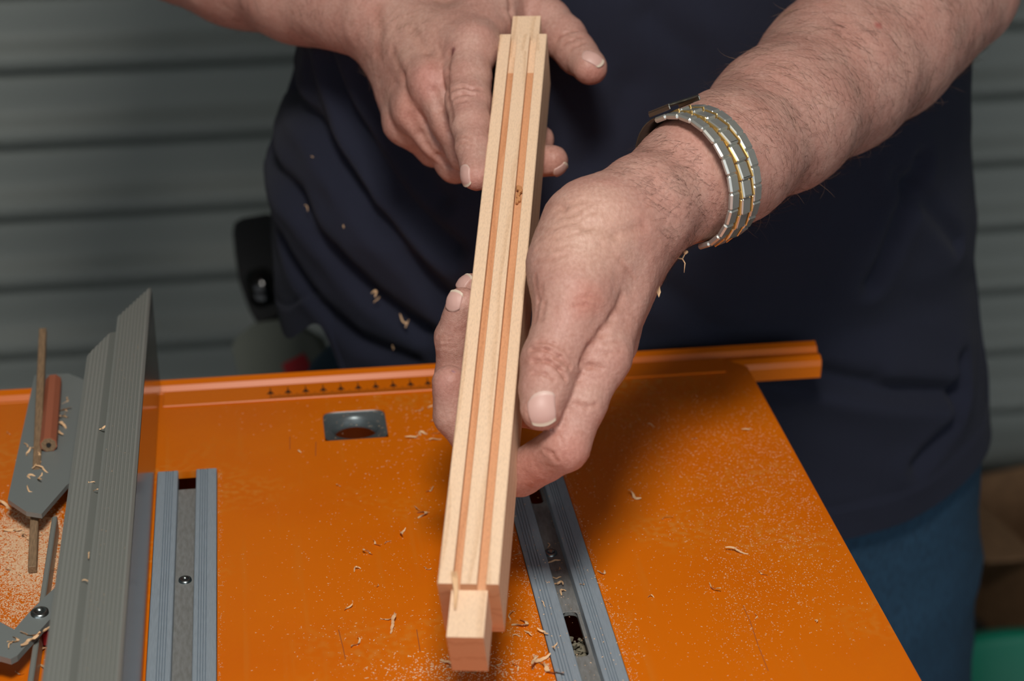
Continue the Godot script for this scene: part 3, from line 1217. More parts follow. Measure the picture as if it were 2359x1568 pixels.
func build_strip() -> void:
	var o := cam_xf * Vector3(-0.03016884, -0.09786494, -0.775)
	var bx := cam_xf.basis * Vector3(0.99530484, -0.00476293, 0.09667261)
	var by := cam_xf.basis * Vector3(-0.06872113, 0.66857074, 0.74046645)
	var bz := cam_xf.basis * Vector3(-0.06815927, -0.74363329, 0.66510438)
	strip_xf = Transform3D(Basis(bx, by, bz), o)
	var node := Node3D.new()
	node.name = numbered("wood_strip")
	add_child(node)
	node.transform = strip_xf
	tag(node, "pale pine strip with two long grooves and a tenon at each end", "wood strip")
	var w := 0.0249
	var h := 0.0341
	var L := 0.3468
	var g := 0.0044
	var x := [0.0, 0.0060, 0.0094, 0.0160, 0.0198, w]
	var e := 0.00045
	# outline of the long part: arrises eased
	var prof := [
		Vector2(0, -e), Vector2(e, 0), Vector2(x[1] - e * 0.4, 0), Vector2(x[1], -e * 0.4), Vector2(x[1], -g), Vector2(x[2], -g), Vector2(x[2], -e * 0.4), Vector2(x[2] + e * 0.4, 0),
		Vector2(x[3] - e * 0.4, 0), Vector2(x[3], -e * 0.4), Vector2(x[3], -g), Vector2(x[4], -g), Vector2(x[4], -e * 0.4), Vector2(x[4] + e * 0.4, 0), Vector2(w - e, 0), Vector2(w, -e),
		Vector2(w, -h + e), Vector2(w - e, -h), Vector2(e, -h), Vector2(0, -h + e)]
	put("body", strip_mesh(prof, -L, 0.0, g, true), M.pine, node)
	var tp := [Vector2(x[1] - 0.0006, -g), Vector2(x[4] + 0.0004, -g), Vector2(x[4] + 0.0004, -g - 0.0245), Vector2(x[1] - 0.0006, -g - 0.0245)]
	put("tenon", strip_mesh(tp, 0.0, 0.0225, -1.0, false), M.pine, node)
	put("tenon", strip_mesh(tp, -L - 0.0205, -L, -1.0, false), M.pine, node)
	# torn knot in the right-hand groove
	var st := st0()
	for i in 7:
		var q := Transform3D(Basis(Vector3(0, 0, 1), rng.randf() * 3.0), Vector3(x[3] + 0.0018 + rng.randf_range(-0.0008, 0.0010), -g + 0.0008 + rng.randf() * 0.0012, -0.2245 - i * 0.0014))
		cbox(st, q, Vector3(rng.randf_range(0.0012, 0.0026), rng.randf_range(0.001, 0.002), rng.randf_range(0.001, 0.003)), 0.0003)
	var k := put("torn_knot", done(st), mat(Color(0.74, 0.52, 0.33), 0.8), node)
	k.set_meta("label", "small torn brown knot in the groove")
	# fibres left at the near shoulder
	var fb := st0()
	for i in 4:
		tube(fb, [Vector3(0.0052 + i * 0.0007, 0.0002, -0.006), Vector3(0.0062 + i * 0.0006, 0.0018 - i * 0.0003, -0.002), Vector3(0.0072 + i * 0.0004, -0.0012, 0.003), Vector3(0.0074 + i * 0.0003, -0.0032, 0.010)], [0.0002, 0.00035, 0.0003, 0.0001], 5)
	put("torn_fibre", done(fb), M.shaving, node)

func strip_mesh(prof: Array, z0: float, z1: float, g: float, grooved: bool) -> ArrayMesh:
	var st := st0()
	var n := prof.size()
	var per := 0.0
	var steps := 40 if grooved else 2
	for i in n:
		var a: Vector2 = prof[i]
		var b: Vector2 = prof[(i + 1) % n]
		var ln := (b - a).length()
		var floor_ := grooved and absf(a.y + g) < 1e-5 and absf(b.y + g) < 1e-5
		for s in steps:
			var za := lerpf(z0, z1, float(s) / steps)
			var zb := lerpf(z0, z1, float(s + 1) / steps)
			var c := Color(1, 1, 1)
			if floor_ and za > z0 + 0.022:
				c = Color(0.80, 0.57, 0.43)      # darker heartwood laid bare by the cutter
			var uv := [Vector2(za * 3.0, (per) * 14.0), Vector2(zb * 3.0, per * 14.0), Vector2(zb * 3.0, (per + ln) * 14.0), Vector2(za * 3.0, (per + ln) * 14.0)]
			var v := [Vector3(a.x, a.y, za), Vector3(a.x, a.y, zb), Vector3(b.x, b.y, zb), Vector3(b.x, b.y, za)]
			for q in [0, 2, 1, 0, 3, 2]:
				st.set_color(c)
				st.set_uv(uv[q])
				st.add_vertex(v[q])
		per += ln
	# ends: end grain is redder and darker than the long faces
	var pts := PackedVector2Array(prof)
	var t: PackedInt32Array = Geometry2D.triangulate_polygon(pts)
	for zz in [z0, z1]:
		for i in range(0, t.size(), 3):
			var q := [pts[t[i]], pts[t[i + 1]], pts[t[i + 2]]]
			if ((q[1] - q[0]).cross(q[2] - q[0]) > 0.0) == (zz == z1):
				q.reverse()
			for p in q:
				st.set_color(Color(0.80, 0.56, 0.42))
				st.set_uv(Vector2(p.x * 30.0, p.y * 16.0 + 0.3))
				st.add_vertex(Vector3(p.x, p.y, zz))
	st.generate_normals()
	return st.commit()

# ---------------------------------------------------------------- wrist watch
func build_watch() -> void:
	var c := P(WATCH_C[0], WATCH_C[1], WATCH_C[2])
	var a := P(1600, 415, 0.918)
	var b := P(1922, 165, 1.035)
	var w := (cam_xf.basis * Vector3(0.763, 0.295, -0.57)).normalized()     # the band sits a little askew on the arm
	var view := (cam_xf.origin - c).normalized()
	var u := (view - w * view.dot(w)).normalized()      # towards the camera
	var v := w.cross(u).normalized()
	if v.dot(cam_xf.basis.y) < 0.0:
		v = -v
	var node := thing("wrist_watch", "steel and gilt link bracelet of a wrist watch worn on the hairy forearm", "watch")
	node.transform = Transform3D(Basis.IDENTITY, c)
	# ring of links: ru towards the camera, rv across
	var ru := 0.0315
	var rv := 0.0315
	var count := 24
	var tau := TAU / count
	var outer := box_mesh(Vector3(0.0083, 0.0058, 0.0027), 0.0008)
	var mid := box_mesh(Vector3(0.0083, 0.0060, 0.0026), 0.0007)
	var rim := box_mesh(Vector3(0.0080, 0.0007, 0.0029), 0.0003)
	var bar := box_mesh(Vector3(0.0012, 0.0052, 0.0030), 0.0003)
	for i in count:
		var ang := tau * i
		# leave out the span of the case (lower side) and of the clasp (upper side)
		var deg := rad_to_deg(ang)
		if deg > 158.0 and deg < 258.0:
			continue
		if deg > 92.0 and deg < 158.5:
			continue
		var pos := u * cos(ang) * ru + v * sin(ang) * rv
		var out := (u * cos(ang) / ru + v * sin(ang) / rv).normalized()
		var along := w.cross(out).normalized()
		# local x along the band, y across (the arm's direction), z outwards
		var xf := Transform3D(Basis(along, w, out), pos)
		var link := Node3D.new()
		link.name = "link"
		node.add_child(link, true)
		link.transform = xf
		for sgn in [-1.0, 1.0]:
			var o1 := put("outer_plate", outer, M.steel, link)
			o1.transform.origin = Vector3(0, sgn * 0.0074, 0)
			var o2 := put("gilt_edge", rim, M.gilt, link)
			o2.transform.origin = Vector3(0.0042, sgn * 0.0038, 0.0002)
		var o3 := put("centre_plate", mid, M.steel, link)
		o3.transform.origin = Vector3(0.0042, 0, 0.0001)
		var o4 := put("centre_bar", bar, M.steel, link)
		o4.transform.origin = Vector3(0.0076, 0, -0.0001)
	# unfolded clasp at the upper side
	var clasp := Node3D.new()
	clasp.name = "clasp"
	node.add_child(clasp, true)
	var arc := st0()
	arc.set_smooth_group(0)
	var prev := []
	for i in 13:
		var ang := deg_to_rad(92.0 + i * 6.5)
		var rr := 0.0325 + 0.0025 * sin(i / 12.0 * PI)
		var pos := (u * cos(ang) + v * sin(ang)) * rr
		var out := (u * cos(ang) + v * sin(ang))
		var cur := [pos - w * 0.0075 + out * 0.0004, pos + w * 0.0075 + out * 0.0004, pos + w * 0.0075 - out * 0.0005, pos - w * 0.0075 - out * 0.0005]
		if prev.size():
			for k in 4:
				quad(arc, prev[k], prev[(k + 1) % 4], cur[(k + 1) % 4], cur[k])
		prev = cur
	put("fold_leaf", done(arc), M.steel_dull, clasp)
	var lid := st0()
	var base := (u * cos(deg_to_rad(88)) + v * sin(deg_to_rad(88))) * 0.0362
	var along0 := w.cross(v).normalized()
	cbox(lid, Transform3D(Basis(along0, w, v), base), Vector3(0.016, 0.0200, 0.0010), 0.0004)
	for sgn in [-1.0, 1.0]:
		cbox(lid, Transform3D(Basis(along0, w, v), base + w * sgn * 0.0098 - v * 0.0013), Vector3(0.016, 0.0008, 0.0022), 0.0003)
	put("clasp_cover", done(lid), M.steel_dull, clasp)
	# case and dial on the far side of the wrist
	var face := (u * cos(deg_to_rad(196)) + v * sin(deg_to_rad(196)))
	var fa := w.cross(face).normalized()
	var st := st0()
	st.set_smooth_group(0)
	lathe(st, [Vector2(0.0, -0.003), Vector2(0.015, -0.003), Vector2(0.0178, -0.001), Vector2(0.0178, 0.003), Vector2(0.016, 0.0045), Vector2(0.0145, 0.0048)], Transform3D(Basis(fa, face, w), face * 0.0325), 40)
	put("case", done(st), M.steel, node)
	var dl := st0()
	lathe(dl, [Vector2(0.0148, 0.0040), Vector2(0.0, 0.0042)], Transform3D(Basis(fa, face, w), face * 0.0325), 40)
	put("dial", done(dl), mat(Color(0.85, 0.83, 0.76), 0.3), node)

# ---------------------------------------------------------------- table
const X_LEFT := -0.72
const X_RIGHT := 0.2740
const Z_BACK := -0.9930
const Z_NEAR := -0.28
const TRACK_END := -0.900

func top_piece(node: Node3D, called: String, x0: float, x1: float, z0: float, z1: float) -> void:
	# flat piece of the painted top; uv runs over the whole top
	var st := st0()
	var y := 0.0
	var th := 0.004
	var v := [Vector3(x0, y, z0), Vector3(x1, y, z0), Vector3(x1, y, z1), Vector3(x0, y, z1)]
	var uvs := []
	for p in v:
		uvs.append(Vector2((p.x - X_LEFT), (p.z - Z_BACK)))
	for q in [0, 1, 2, 0, 2, 3]:
		st.set_uv(uvs[q])
		st.add_vertex(v[q])
	for k in 4:
		var a: Vector3 = v[k]
		var b: Vector3 = v[(k + 1) % 4]
		for q in [a, a - Vector3(0, th, 0), b - Vector3(0, th, 0), a, b - Vector3(0, th, 0), b]:
			st.set_uv(Vector2(q.x - X_LEFT, q.z - Z_BACK))
			st.add_vertex(q)
	for q in [0, 2, 1, 0, 3, 2]:
		st.set_uv(uvs[q])
		st.add_vertex(v[q] - Vector3(0, th, 0))
	st.generate_normals()
	put(called, st.commit(), M.paint, node)

func build_table() -> void:
	var node := thing("work_table", "orange painted steel work table with two grey slotted tracks and sawdust on it", "table", Vector3(0, TOP, 0))
	var t1 := [-0.0650, -0.0336]
	var t2 := [0.1145, 0.1466]
	# hole for the socket plate
	var hx := [0.0245, 0.0590]
	var hz := [-0.9570, -0.9235]
	top_piece(node, "top_panel", X_LEFT, t1[0], Z_BACK, Z_NEAR)
	top_piece(node, "top_panel", t1[0], t1[1], Z_BACK, TRACK_END)
	top_piece(node, "top_panel", t1[1], hx[0], Z_BACK, Z_NEAR)
	top_piece(node, "top_panel", hx[0], hx[1], Z_BACK, hz[0])
	top_piece(node, "top_panel", hx[0], hx[1], hz[1], Z_NEAR)
	top_piece(node, "top_panel", hx[1], t2[0], Z_BACK, Z_NEAR)
	top_piece(node, "top_panel", t2[0], t2[1], Z_BACK, TRACK_END)
	# right-hand panel with a clipped back corner and a folded edge
	var st := st0()
	slab(st, [Vector3(t2[1], 0, Z_BACK), Vector3(X_RIGHT - 0.012, 0, Z_BACK), Vector3(X_RIGHT, 0, Z_BACK + 0.012), Vector3(X_RIGHT, 0, Z_NEAR), Vector3(t2[1], 0, Z_NEAR)], -0.004, 0.0)
	# the same planar uv as the other panels
	var arr := done(st).surface_get_arrays(0)
	var uv := PackedVector2Array()
	for p in arr[Mesh.ARRAY_VERTEX]:
		uv.append(Vector2(p.x - X_LEFT, p.z - Z_BACK))
	arr[Mesh.ARRAY_TEX_UV] = uv
	var am := ArrayMesh.new()
	am.add_surface_from_arrays(Mesh.PRIMITIVE_TRIANGLES, arr)
	put("top_panel", am, M.paint, node)
	# folded side edges
	var ed := st0()
	cbox(ed, Transform3D(Basis(), Vector3(X_RIGHT - 0.002, -0.024, (Z_BACK + Z_NEAR) * 0.5 + 0.006)), Vector3(0.003, 0.040, Z_NEAR - Z_BACK - 0.012), 0.0008)
	put("side_fold", done(ed), M.paint_plain, node)
	ed = st0()
	cbox(ed, Transform3D(Basis(), Vector3(X_LEFT + 0.002, -0.024, (Z_BACK + Z_NEAR) * 0.5)), Vector3(0.003, 0.040, Z_NEAR - Z_BACK), 0.0008)
	put("side_fold", done(ed), M.paint_plain, node)
	# back rim that carries the scale: a low step at the back edge
	ed = st0()
	cbox(ed, Transform3D(Basis(), Vector3((X_LEFT + 0.262) * 0.5, -0.0012, Z_BACK + 0.0002)), Vector3(0.262 - X_LEFT, 0.0030, 0.0030), 0.001)
	cbox(ed, Transform3D(Basis(), Vector3((X_LEFT + 0.262) * 0.5, -0.022, Z_BACK - 0.0012)), Vector3(0.262 - X_LEFT, 0.044, 0.0022), 0.0008)
	put("back_rim", done(ed), M.paint_plain, node)
	ed = st0()
	cbox(ed, Transform3D(Basis(), Vector3(0.098, 0.0004, Z_BACK + 0.0095)), Vector3(0.324, 0.0010, 0.0175), 0.0004)
	put("scale_strip", done(ed), M.paint_plain, node)
	# rail along the back that sticks out past the side edge
	ed = st0()
	var prof := PackedVector2Array([Vector2(0, -0.003), Vector2(0.0045, -0.0045), Vector2(0.0065, -0.0075), Vector2(0.0125, -0.0065), Vector2(0.016, -0.0085), Vector2(0.0165, -0.012), Vector2(0.0160, -0.020), Vector2(0.0, -0.022)])
	prism(ed, prof, Transform3D(Basis(Vector3(0, 0, 1), Vector3(0, 1, 0), Vector3(-1, 0, 0)), Vector3(0, 0, Z_BACK - 0.0225)), -0.325, 0.62)
	put("back_rail", done(ed), M.paint_plain, node)
	# tracks
	for t in [[t1, false], [t2, true]]:
		build_track(node, t[0][0], t[0][1], t[1])
	# pressed socket plate with a dished hole
	var sp := st0()
	sp.set_smooth_group(0)
	var cx: float = (hx[0] + hx[1]) * 0.5
	var cz: float = (hz[0] + hz[1]) * 0.5
	var hw: float = (hx[1] - hx[0]) * 0.5
	var hd: float = (hz[1] - hz[0]) * 0.5
	var loops := []
	for lp in 5:
		var ring := []
		for k in 48:
			var ang := TAU * k / 48.0
			var e := 0.28 if lp < 2 else 1.0
			var q := Vector2(signf(cos(ang)) * pow(absf(cos(ang)), e), signf(sin(ang)) * pow(absf(sin(ang)), e))
			var sc: float = [1.0, 0.97, 0.86, 0.74, 0.68][lp]
			var yy: float = [-0.0004, -0.0010, -0.0012, -0.0032, -0.0075][lp]
			if lp >= 2:
				q *= 0.98
			ring.append(Vector3(cx + q.x * hw * sc, yy, cz + q.y * hd * sc))
		loops.append(ring)
	for lp in 4:
		for k in 48:
			var k2 := (k + 1) % 48
			quad(sp, loops[lp][k], loops[lp][k2], loops[lp + 1][k2], loops[lp + 1][k])
	put("socket_plate", done(sp), mat(Color(0.40, 0.44, 0.45), 0.35, 0.5), node)
	# inside of the table seen through slots and holes
	var uf := st0()
	cbox(uf, Transform3D(Basis(), Vector3((X_LEFT + X_RIGHT) * 0.5, -0.048, (Z_BACK + Z_NEAR) * 0.5)), Vector3(X_RIGHT - X_LEFT - 0.01, 0.004, Z_NEAR - Z_BACK - 0.01), 0.001)
	put("under_tray", done(uf), M.paint_plain, node)
	# printed scale near the back edge
	var pr := st0()
	var ytop := Vector3(0, 0.0009, 0)
	var z0 := Z_BACK + 0.016
	for i in 101:
		var x := -0.0036 - 0.0  + (i - 0) * 0.001
		var ln := 0.0030 if i % 5 else 0.0045
		cbox(pr, Transform3D(Basis(), ytop + Vector3(x, 0.00005, z0 - ln * 0.5)), Vector3(0.00028, 0.0001, ln), 0.00001)
	for i in 11:
		var x := -0.0036 + i * 0.010
		cbox(pr, Transform3D(Basis(), ytop + Vector3(x, 0.00006, z0 - 0.0070)), Vector3(0.0005, 0.0001, 0.011), 0.00001)
		slab(pr, [Vector3(x - 0.0022, 0, z0 - 0.0046), Vector3(x, 0, z0 - 0.0092), Vector3(x + 0.0022, 0, z0 - 0.0046)], 0.0009, 0.00102)
	cbox(pr, Transform3D(Basis(), Vector3(0.05, 0.00095, z0)), Vector3(0.11, 0.0001, 0.0003), 0.00001)
	put("scale_print", done(pr), M.print, node)
	# scratches in the paint
	for sc in [[[1712, 1395], [1728, 1430], [1748, 1490], [1770, 1545]], [[728, 1018], [727, 1050]], [[668, 1005], [668, 1035]], [[780, 1450], [790, 1490], [796, 1518]], [[960, 1450], [968, 1500]]]:
		var sk := st0()
		var sp2 := []
		var sr := []
		for q in sc:
			sp2.append(T(q[0], q[1], 0.0) - Vector3(0, TOP, 0))
			sr.append(0.00022)
		tube(sk, sp2, sr, 4)
		put("scratch", done(sk), M.scratch, node)
	# legs and stretcher below
	for x in [X_LEFT + 0.03, X_RIGHT - 0.04]:
		for z in [Z_BACK + 0.04, Z_NEAR - 0.04]:
			var lg := st0()
			cbox(lg, Transform3D(Basis(), Vector3(x, -0.05 - (TOP - 0.05) * 0.5, z)), Vector3(0.035, TOP - 0.05, 0.035), 0.003)
			put("leg", done(lg), M.paint_plain, node)

func build_track(node: Node3D, x0: float, x1: float, worn: bool) -> void:
	var tr := Node3D.new()
	tr.name = "slotted_track"
	node.add_child(tr, true)
	var w := x1 - x0
	var gap := w * 0.30
	var lip := (w - gap) * 0.5
	var xa := x0 + lip
	var xb := x1 - lip
	# two flanges with fine lengthwise grooves
	for s in [[x0 + 0.0003, xa], [xb, x1 - 0.0003]]:
		var prof := PackedVector2Array()
		var a: float = s[0]
		var b: float = s[1]
		prof.append(Vector2(a, -0.006))
		prof.append(Vector2(a, 0.0006))
		prof.append(Vector2(a + 0.0004, 0.0009))
		var ng := 4
		for k in ng:
			var gx := lerpf(a, b, 0.22 + 0.11 * k) if s[0] > x0 + 0.002 else lerpf(a, b, 0.42 + 0.11 * k)
			if worn and s[0] < x0 + 0.002:
				gx = lerpf(a, b, 0.22 + 0.13 * k)
			prof.append(Vector2(gx - 0.00022, 0.0009))
			prof.append(Vector2(gx, 0.0004))
			prof.append(Vector2(gx + 0.00022, 0.0009))
		prof.append(Vector2(b - 0.0004, 0.0009))
		prof.append(Vector2(b, 0.0005))
		prof.append(Vector2(b, -0.006))
		var st := st0()
		prism(st, prof, Transform3D(Basis(), Vector3.ZERO), TRACK_END, Z_NEAR)
		put("flange", done(st), M.track, tr)
	# channel between them, with openings in its floor
	var st2 := st0()
	var yf := -0.0050
	var holes := [[TRACK_END, TRACK_END + 0.010]]
	if worn:
		holes = [[-0.889, -0.850], [-0.7495, -0.7130], [-0.60, -0.56]]
	var z := TRACK_END
	for hl in holes + [[Z_NEAR, Z_NEAR]]:
		if hl[0] > z:
			cbox(st2, Transform3D(Basis(), Vector3((xa + xb) * 0.5, yf - 0.001, (z + hl[0]) * 0.5)), Vector3(gap + 0.004, 0.002, hl[0] - z), 0.0001)
		if hl[1] > hl[0] and worn:
			# round-cornered slot: two cheeks with bitten corners
			var hw := gap * 0.5 - 0.0012
			var xm := (xa + xb) * 0.5 - 0.0004
			for sg in [-1.0, 1.0]:
				var pl := [Vector3(xm + sg * (gap * 0.5 + 0.002), 0, hl[0]), Vector3(xm, 0, hl[0])]
				var rc := 0.0026
				for k in 7:
					var an := PI * 0.5 * k / 6.0
					pl.append(Vector3(xm + sg * (hw - rc + rc * sin(an)), 0, hl[0] + 0.0002 + rc - rc * cos(an)))
				for k in 7:
					var an := PI * 0.5 * k / 6.0
					pl.append(Vector3(xm + sg * (hw - rc + rc * cos(an)), 0, hl[1] - 0.0002 - rc + rc * sin(an)))
				pl.append(Vector3(xm, 0, hl[1]))
				pl.append(Vector3(xm + sg * (gap * 0.5 + 0.002), 0, hl[1]))
				slab(st2, pl, yf - 0.002, yf)
		z = hl[1]
	put("channel_floor", done(st2), M.channel, tr)
	# screws in the floor
	for zs in ([-0.8015, -0.66] if worn else [-0.8015, -0.55]):
		var sc := st0()
		sc.set_smooth_group(0)
		lathe(sc, [Vector2(0.0033, 0.0), Vector2(0.0030, 0.0010), Vector2(0.0015, 0.0013), Vector2(0.0012, 0.0006), Vector2(0.0, 0.0004)], Transform3D(Basis(), Vector3((xa + xb) * 0.5 + (-0.001 if worn else 0.0), yf, zs)), 20)
		put("screw", done(sc), M.bolt, tr)
	if worn:
		# dark sweepings packed in the slot
		var db := st0()
		for k in 60:
			var q := Vector3((xa + xb) * 0.5 + rng.randf_range(-0.0045, 0.0045), -0.0165 + rng.randf() * 0.004, rng.randf_range(-0.741, -0.712))
			cbox(db, Transform3D(Basis(Vector3(rng.randf(), rng.randf(), rng.randf() + 0.1).normalized(), rng.randf() * 3.0), q), Vector3(rng.randf_range(0.001, 0.0035), rng.randf_range(0.0006, 0.0015), rng.randf_range(0.001, 0.003)), 0.0002)
		cbox(db, Transform3D(Basis(), Vector3((xa + xb) * 0.5, -0.0185, -0.7265)), Vector3(0.012, 0.004, 0.03), 0.001)
		var pg := put("sweepings", done(db), mat(Color(0.47, 0.45, 0.38), 0.9), tr)
		pg.set_meta("kind", "stuff")

# ---------------------------------------------------------------- fence and mitre heads at the left
func build_fence() -> void:
	var node := thing("saw_fence", "dark grey ribbed aluminium fence with mitred back end lying along the orange table", "fence", Vector3(0, TOP + 0.0006, 0))
	var H := 0.063
	# right-hand tall profile: polished face and ribbed top
	var p := PackedVector2Array()
	var xr := -0.0662
	var xl := -0.0826
	p.append(Vector2(xr, 0.0))
	p.append(Vector2(xr, H - 0.0014))
	p.append(Vector2(xr - 0.0012, H))
	for k in 8:
		var gx := lerpf(xr - 0.0028, xl + 0.0014, k / 7.0)
		p.append(Vector2(gx + 0.0006, H))
		p.append(Vector2(gx + 0.0002, H - 0.0008))
		p.append(Vector2(gx - 0.0006, H))
	p.append(Vector2(xl - 0.0003, H - 0.0004))
	p.append(Vector2(xl - 0.0003, 0.0))
	mitred(node, "tall_profile", p, M.fence, xr, -1.001, 2.3)
	# a separate polished skin on the face
	var st := st0()
	var zb := -1.0005
	quad(st, Vector3(xr + 0.0002, H - 0.0016, zb), Vector3(xr + 0.0002, H - 0.0016, Z_NEAR), Vector3(xr + 0.0002, 0.001, Z_NEAR), Vector3(xr + 0.0002, 0.001, zb))
	put("polished_face", done(st), M.fence_face, node)
	# left-hand lower profile
	var q := PackedVector2Array()
	var h2 := 0.0595
	xr = -0.0838
	xl = -0.0972
	q.append(Vector2(xr, 0.0))
	q.append(Vector2(xr, h2 - 0.003))
	q.append(Vector2(xr - 0.0030, h2))
	for k in 5:
		var gx := lerpf(xr - 0.0045, xl + 0.0015, k / 4.0)
		q.append(Vector2(gx + 0.0004, h2))
		q.append(Vector2(gx, h2 - 0.0004))
		q.append(Vector2(gx - 0.0004, h2))
	q.append(Vector2(xl, h2 - 0.0006))
	q.append(Vector2(xl, 0.0))
	mitred(node, "low_profile", q, M.fence, -0.0662, -1.001, 2.5)
	# thin foot strip
	var f := st0()
	cbox(f, Transform3D(Basis(), Vector3(-0.1128, 0.005, (-0.845 + Z_NEAR) * 0.5)), Vector3(0.0026, 0.010, Z_NEAR + 0.845), 0.0005)
	put("foot_strip", done(f), M.fence, node)
	# mitre head plate under pencil and batten
	var h := 0.014
	var pl := []
	for a in [[80, 866], [158, 862], [250, 900], [215, 1080], [155, 1118], [96, 1186], [60, 1180], [18, 1152]]:
		pl.append(T(a[0], a[1], h) - Vector3(0, TOP, 0))
	var ps := st0()
	slab(ps, pl, h - 0.0026, h)
	put("mitre_plate", done(ps), M.plate, node)
	# second head at the bottom left with its slotted bolt hole
	var pl2 := []
	for a in [[138, 1345], [125, 1357], [78, 1401], [33, 1452], [0, 1434], [-60, 1400], [-120, 1470], [-40, 1520], [0, 1513], [25, 1520], [40, 1512], [113, 1431], [138, 1410]]:
		pl2.append(T(a[0], a[1], h) - Vector3(0, TOP, 0))
	ps = st0()
	slab(ps, pl2, h - 0.0030, h)
	put("mitre_plate", done(ps), M.plate, node)
	var bp := T(92, 1415, h) - Vector3(0, TOP, 0)
	ps = st0()
	ps.set_smooth_group(0)
	lathe(ps, [Vector2(0.0042, -0.001), Vector2(0.004, 0.0012), Vector2(0.0022, 0.0016), Vector2(0.0018, 0.0006), Vector2(0, 0.0005)], Transform3D(Basis(), bp), 20)
	put("bolt", done(ps), M.bolt, node)
	var rp := T(108, 1455, 0.004) - Vector3(0, TOP, 0)
	ps = st0()
	cbox(ps, Transform3D(Basis(), rp), Vector3(0.004, 0.008, 0.014), 0.001)
	put("red_stop", done(ps), M.red, node)

func mitred(node: Node3D, called: String, p: PackedVector2Array, m: Material, xref: float, zref: float, slope: float) -> void:
	# a profile whose back end is cut on the skew
	var st := st0()
	var n := p.size()
	for i in n:
		var a := p[i]
		var b := p[(i + 1) % n]
		var za := zref + (xref - a.x) * slope
		var zb := zref + (xref - b.x) * slope
		quad(st, Vector3(a.x, a.y, za), Vector3(a.x, a.y, Z_NEAR), Vector3(b.x, b.y, Z_NEAR), Vector3(b.x, b.y, zb))
	var t: PackedInt32Array = Geometry2D.triangulate_polygon(p)
	for i in range(0, t.size(), 3):
		var v := []
		var v2 := []
		for k in 3:
			var a := p[t[i + k]]
			v.append(Vector3(a.x, a.y, zref + (xref - a.x) * slope))
			v2.append(Vector3(a.x, a.y, Z_NEAR))
		otri(st, Vector3(xref - 0.008, 0.03, -0.5), v[0], v[1], v[2])
		otri(st, Vector3(xref - 0.008, 0.03, -0.5), v2[0], v2[1], v2[2])
	put(called, done(st), m, node)

func build_small_tools() -> void:
	var h := 0.014
	# carpenter's pencil lying on the plate
	var a := T(112, 1024, h + 0.0046)
	var b := T(124, 878, h + 0.0046)
	var node := thing("pencil", "short reddish brown pencil lying on the grey mitre plate beside the batten", "pencil")
	node.position = a
	var st := st0()
	tube(st, [Vector3.ZERO, b - a], [0.0045, 0.0045], 8)
	put("barrel", done(st), M.pencil, node)
	var d := (a - b).normalized()
	st = st0()
	tube(st, [Vector3.ZERO, d * 0.0003], [0.0040, 0.0040], 8)
	put("cut_end", done(st), M.old_wood, node)
	st = st0()
	tube(st, [d * 0.0002, d * 0.0008], [0.0014, 0.0012], 8)
	put("lead", done(st), M.lead, node)
	# thin batten leaning across the plate
	var p0 := T(75, 1312, 0.0025)
	var p1 := T(99, 762, 0.030)
	st = st0()
	var dz := (p0 - p1)
	var len_ := dz.length()
	var zz := dz.normalized()
	var xx := Vector3.UP.cross(zz).normalized()
	cbox(st, Transform3D(Basis(xx, zz.cross(xx), zz), Vector3.ZERO), Vector3(0.0040, 0.0042, len_), 0.0004)
	var o := put("wooden_batten", done(st), M.old_wood)
	o.position = (p0 + p1) * 0.5
	tag(o, "thin square wooden batten lying across the grey mitre plate", "batten")

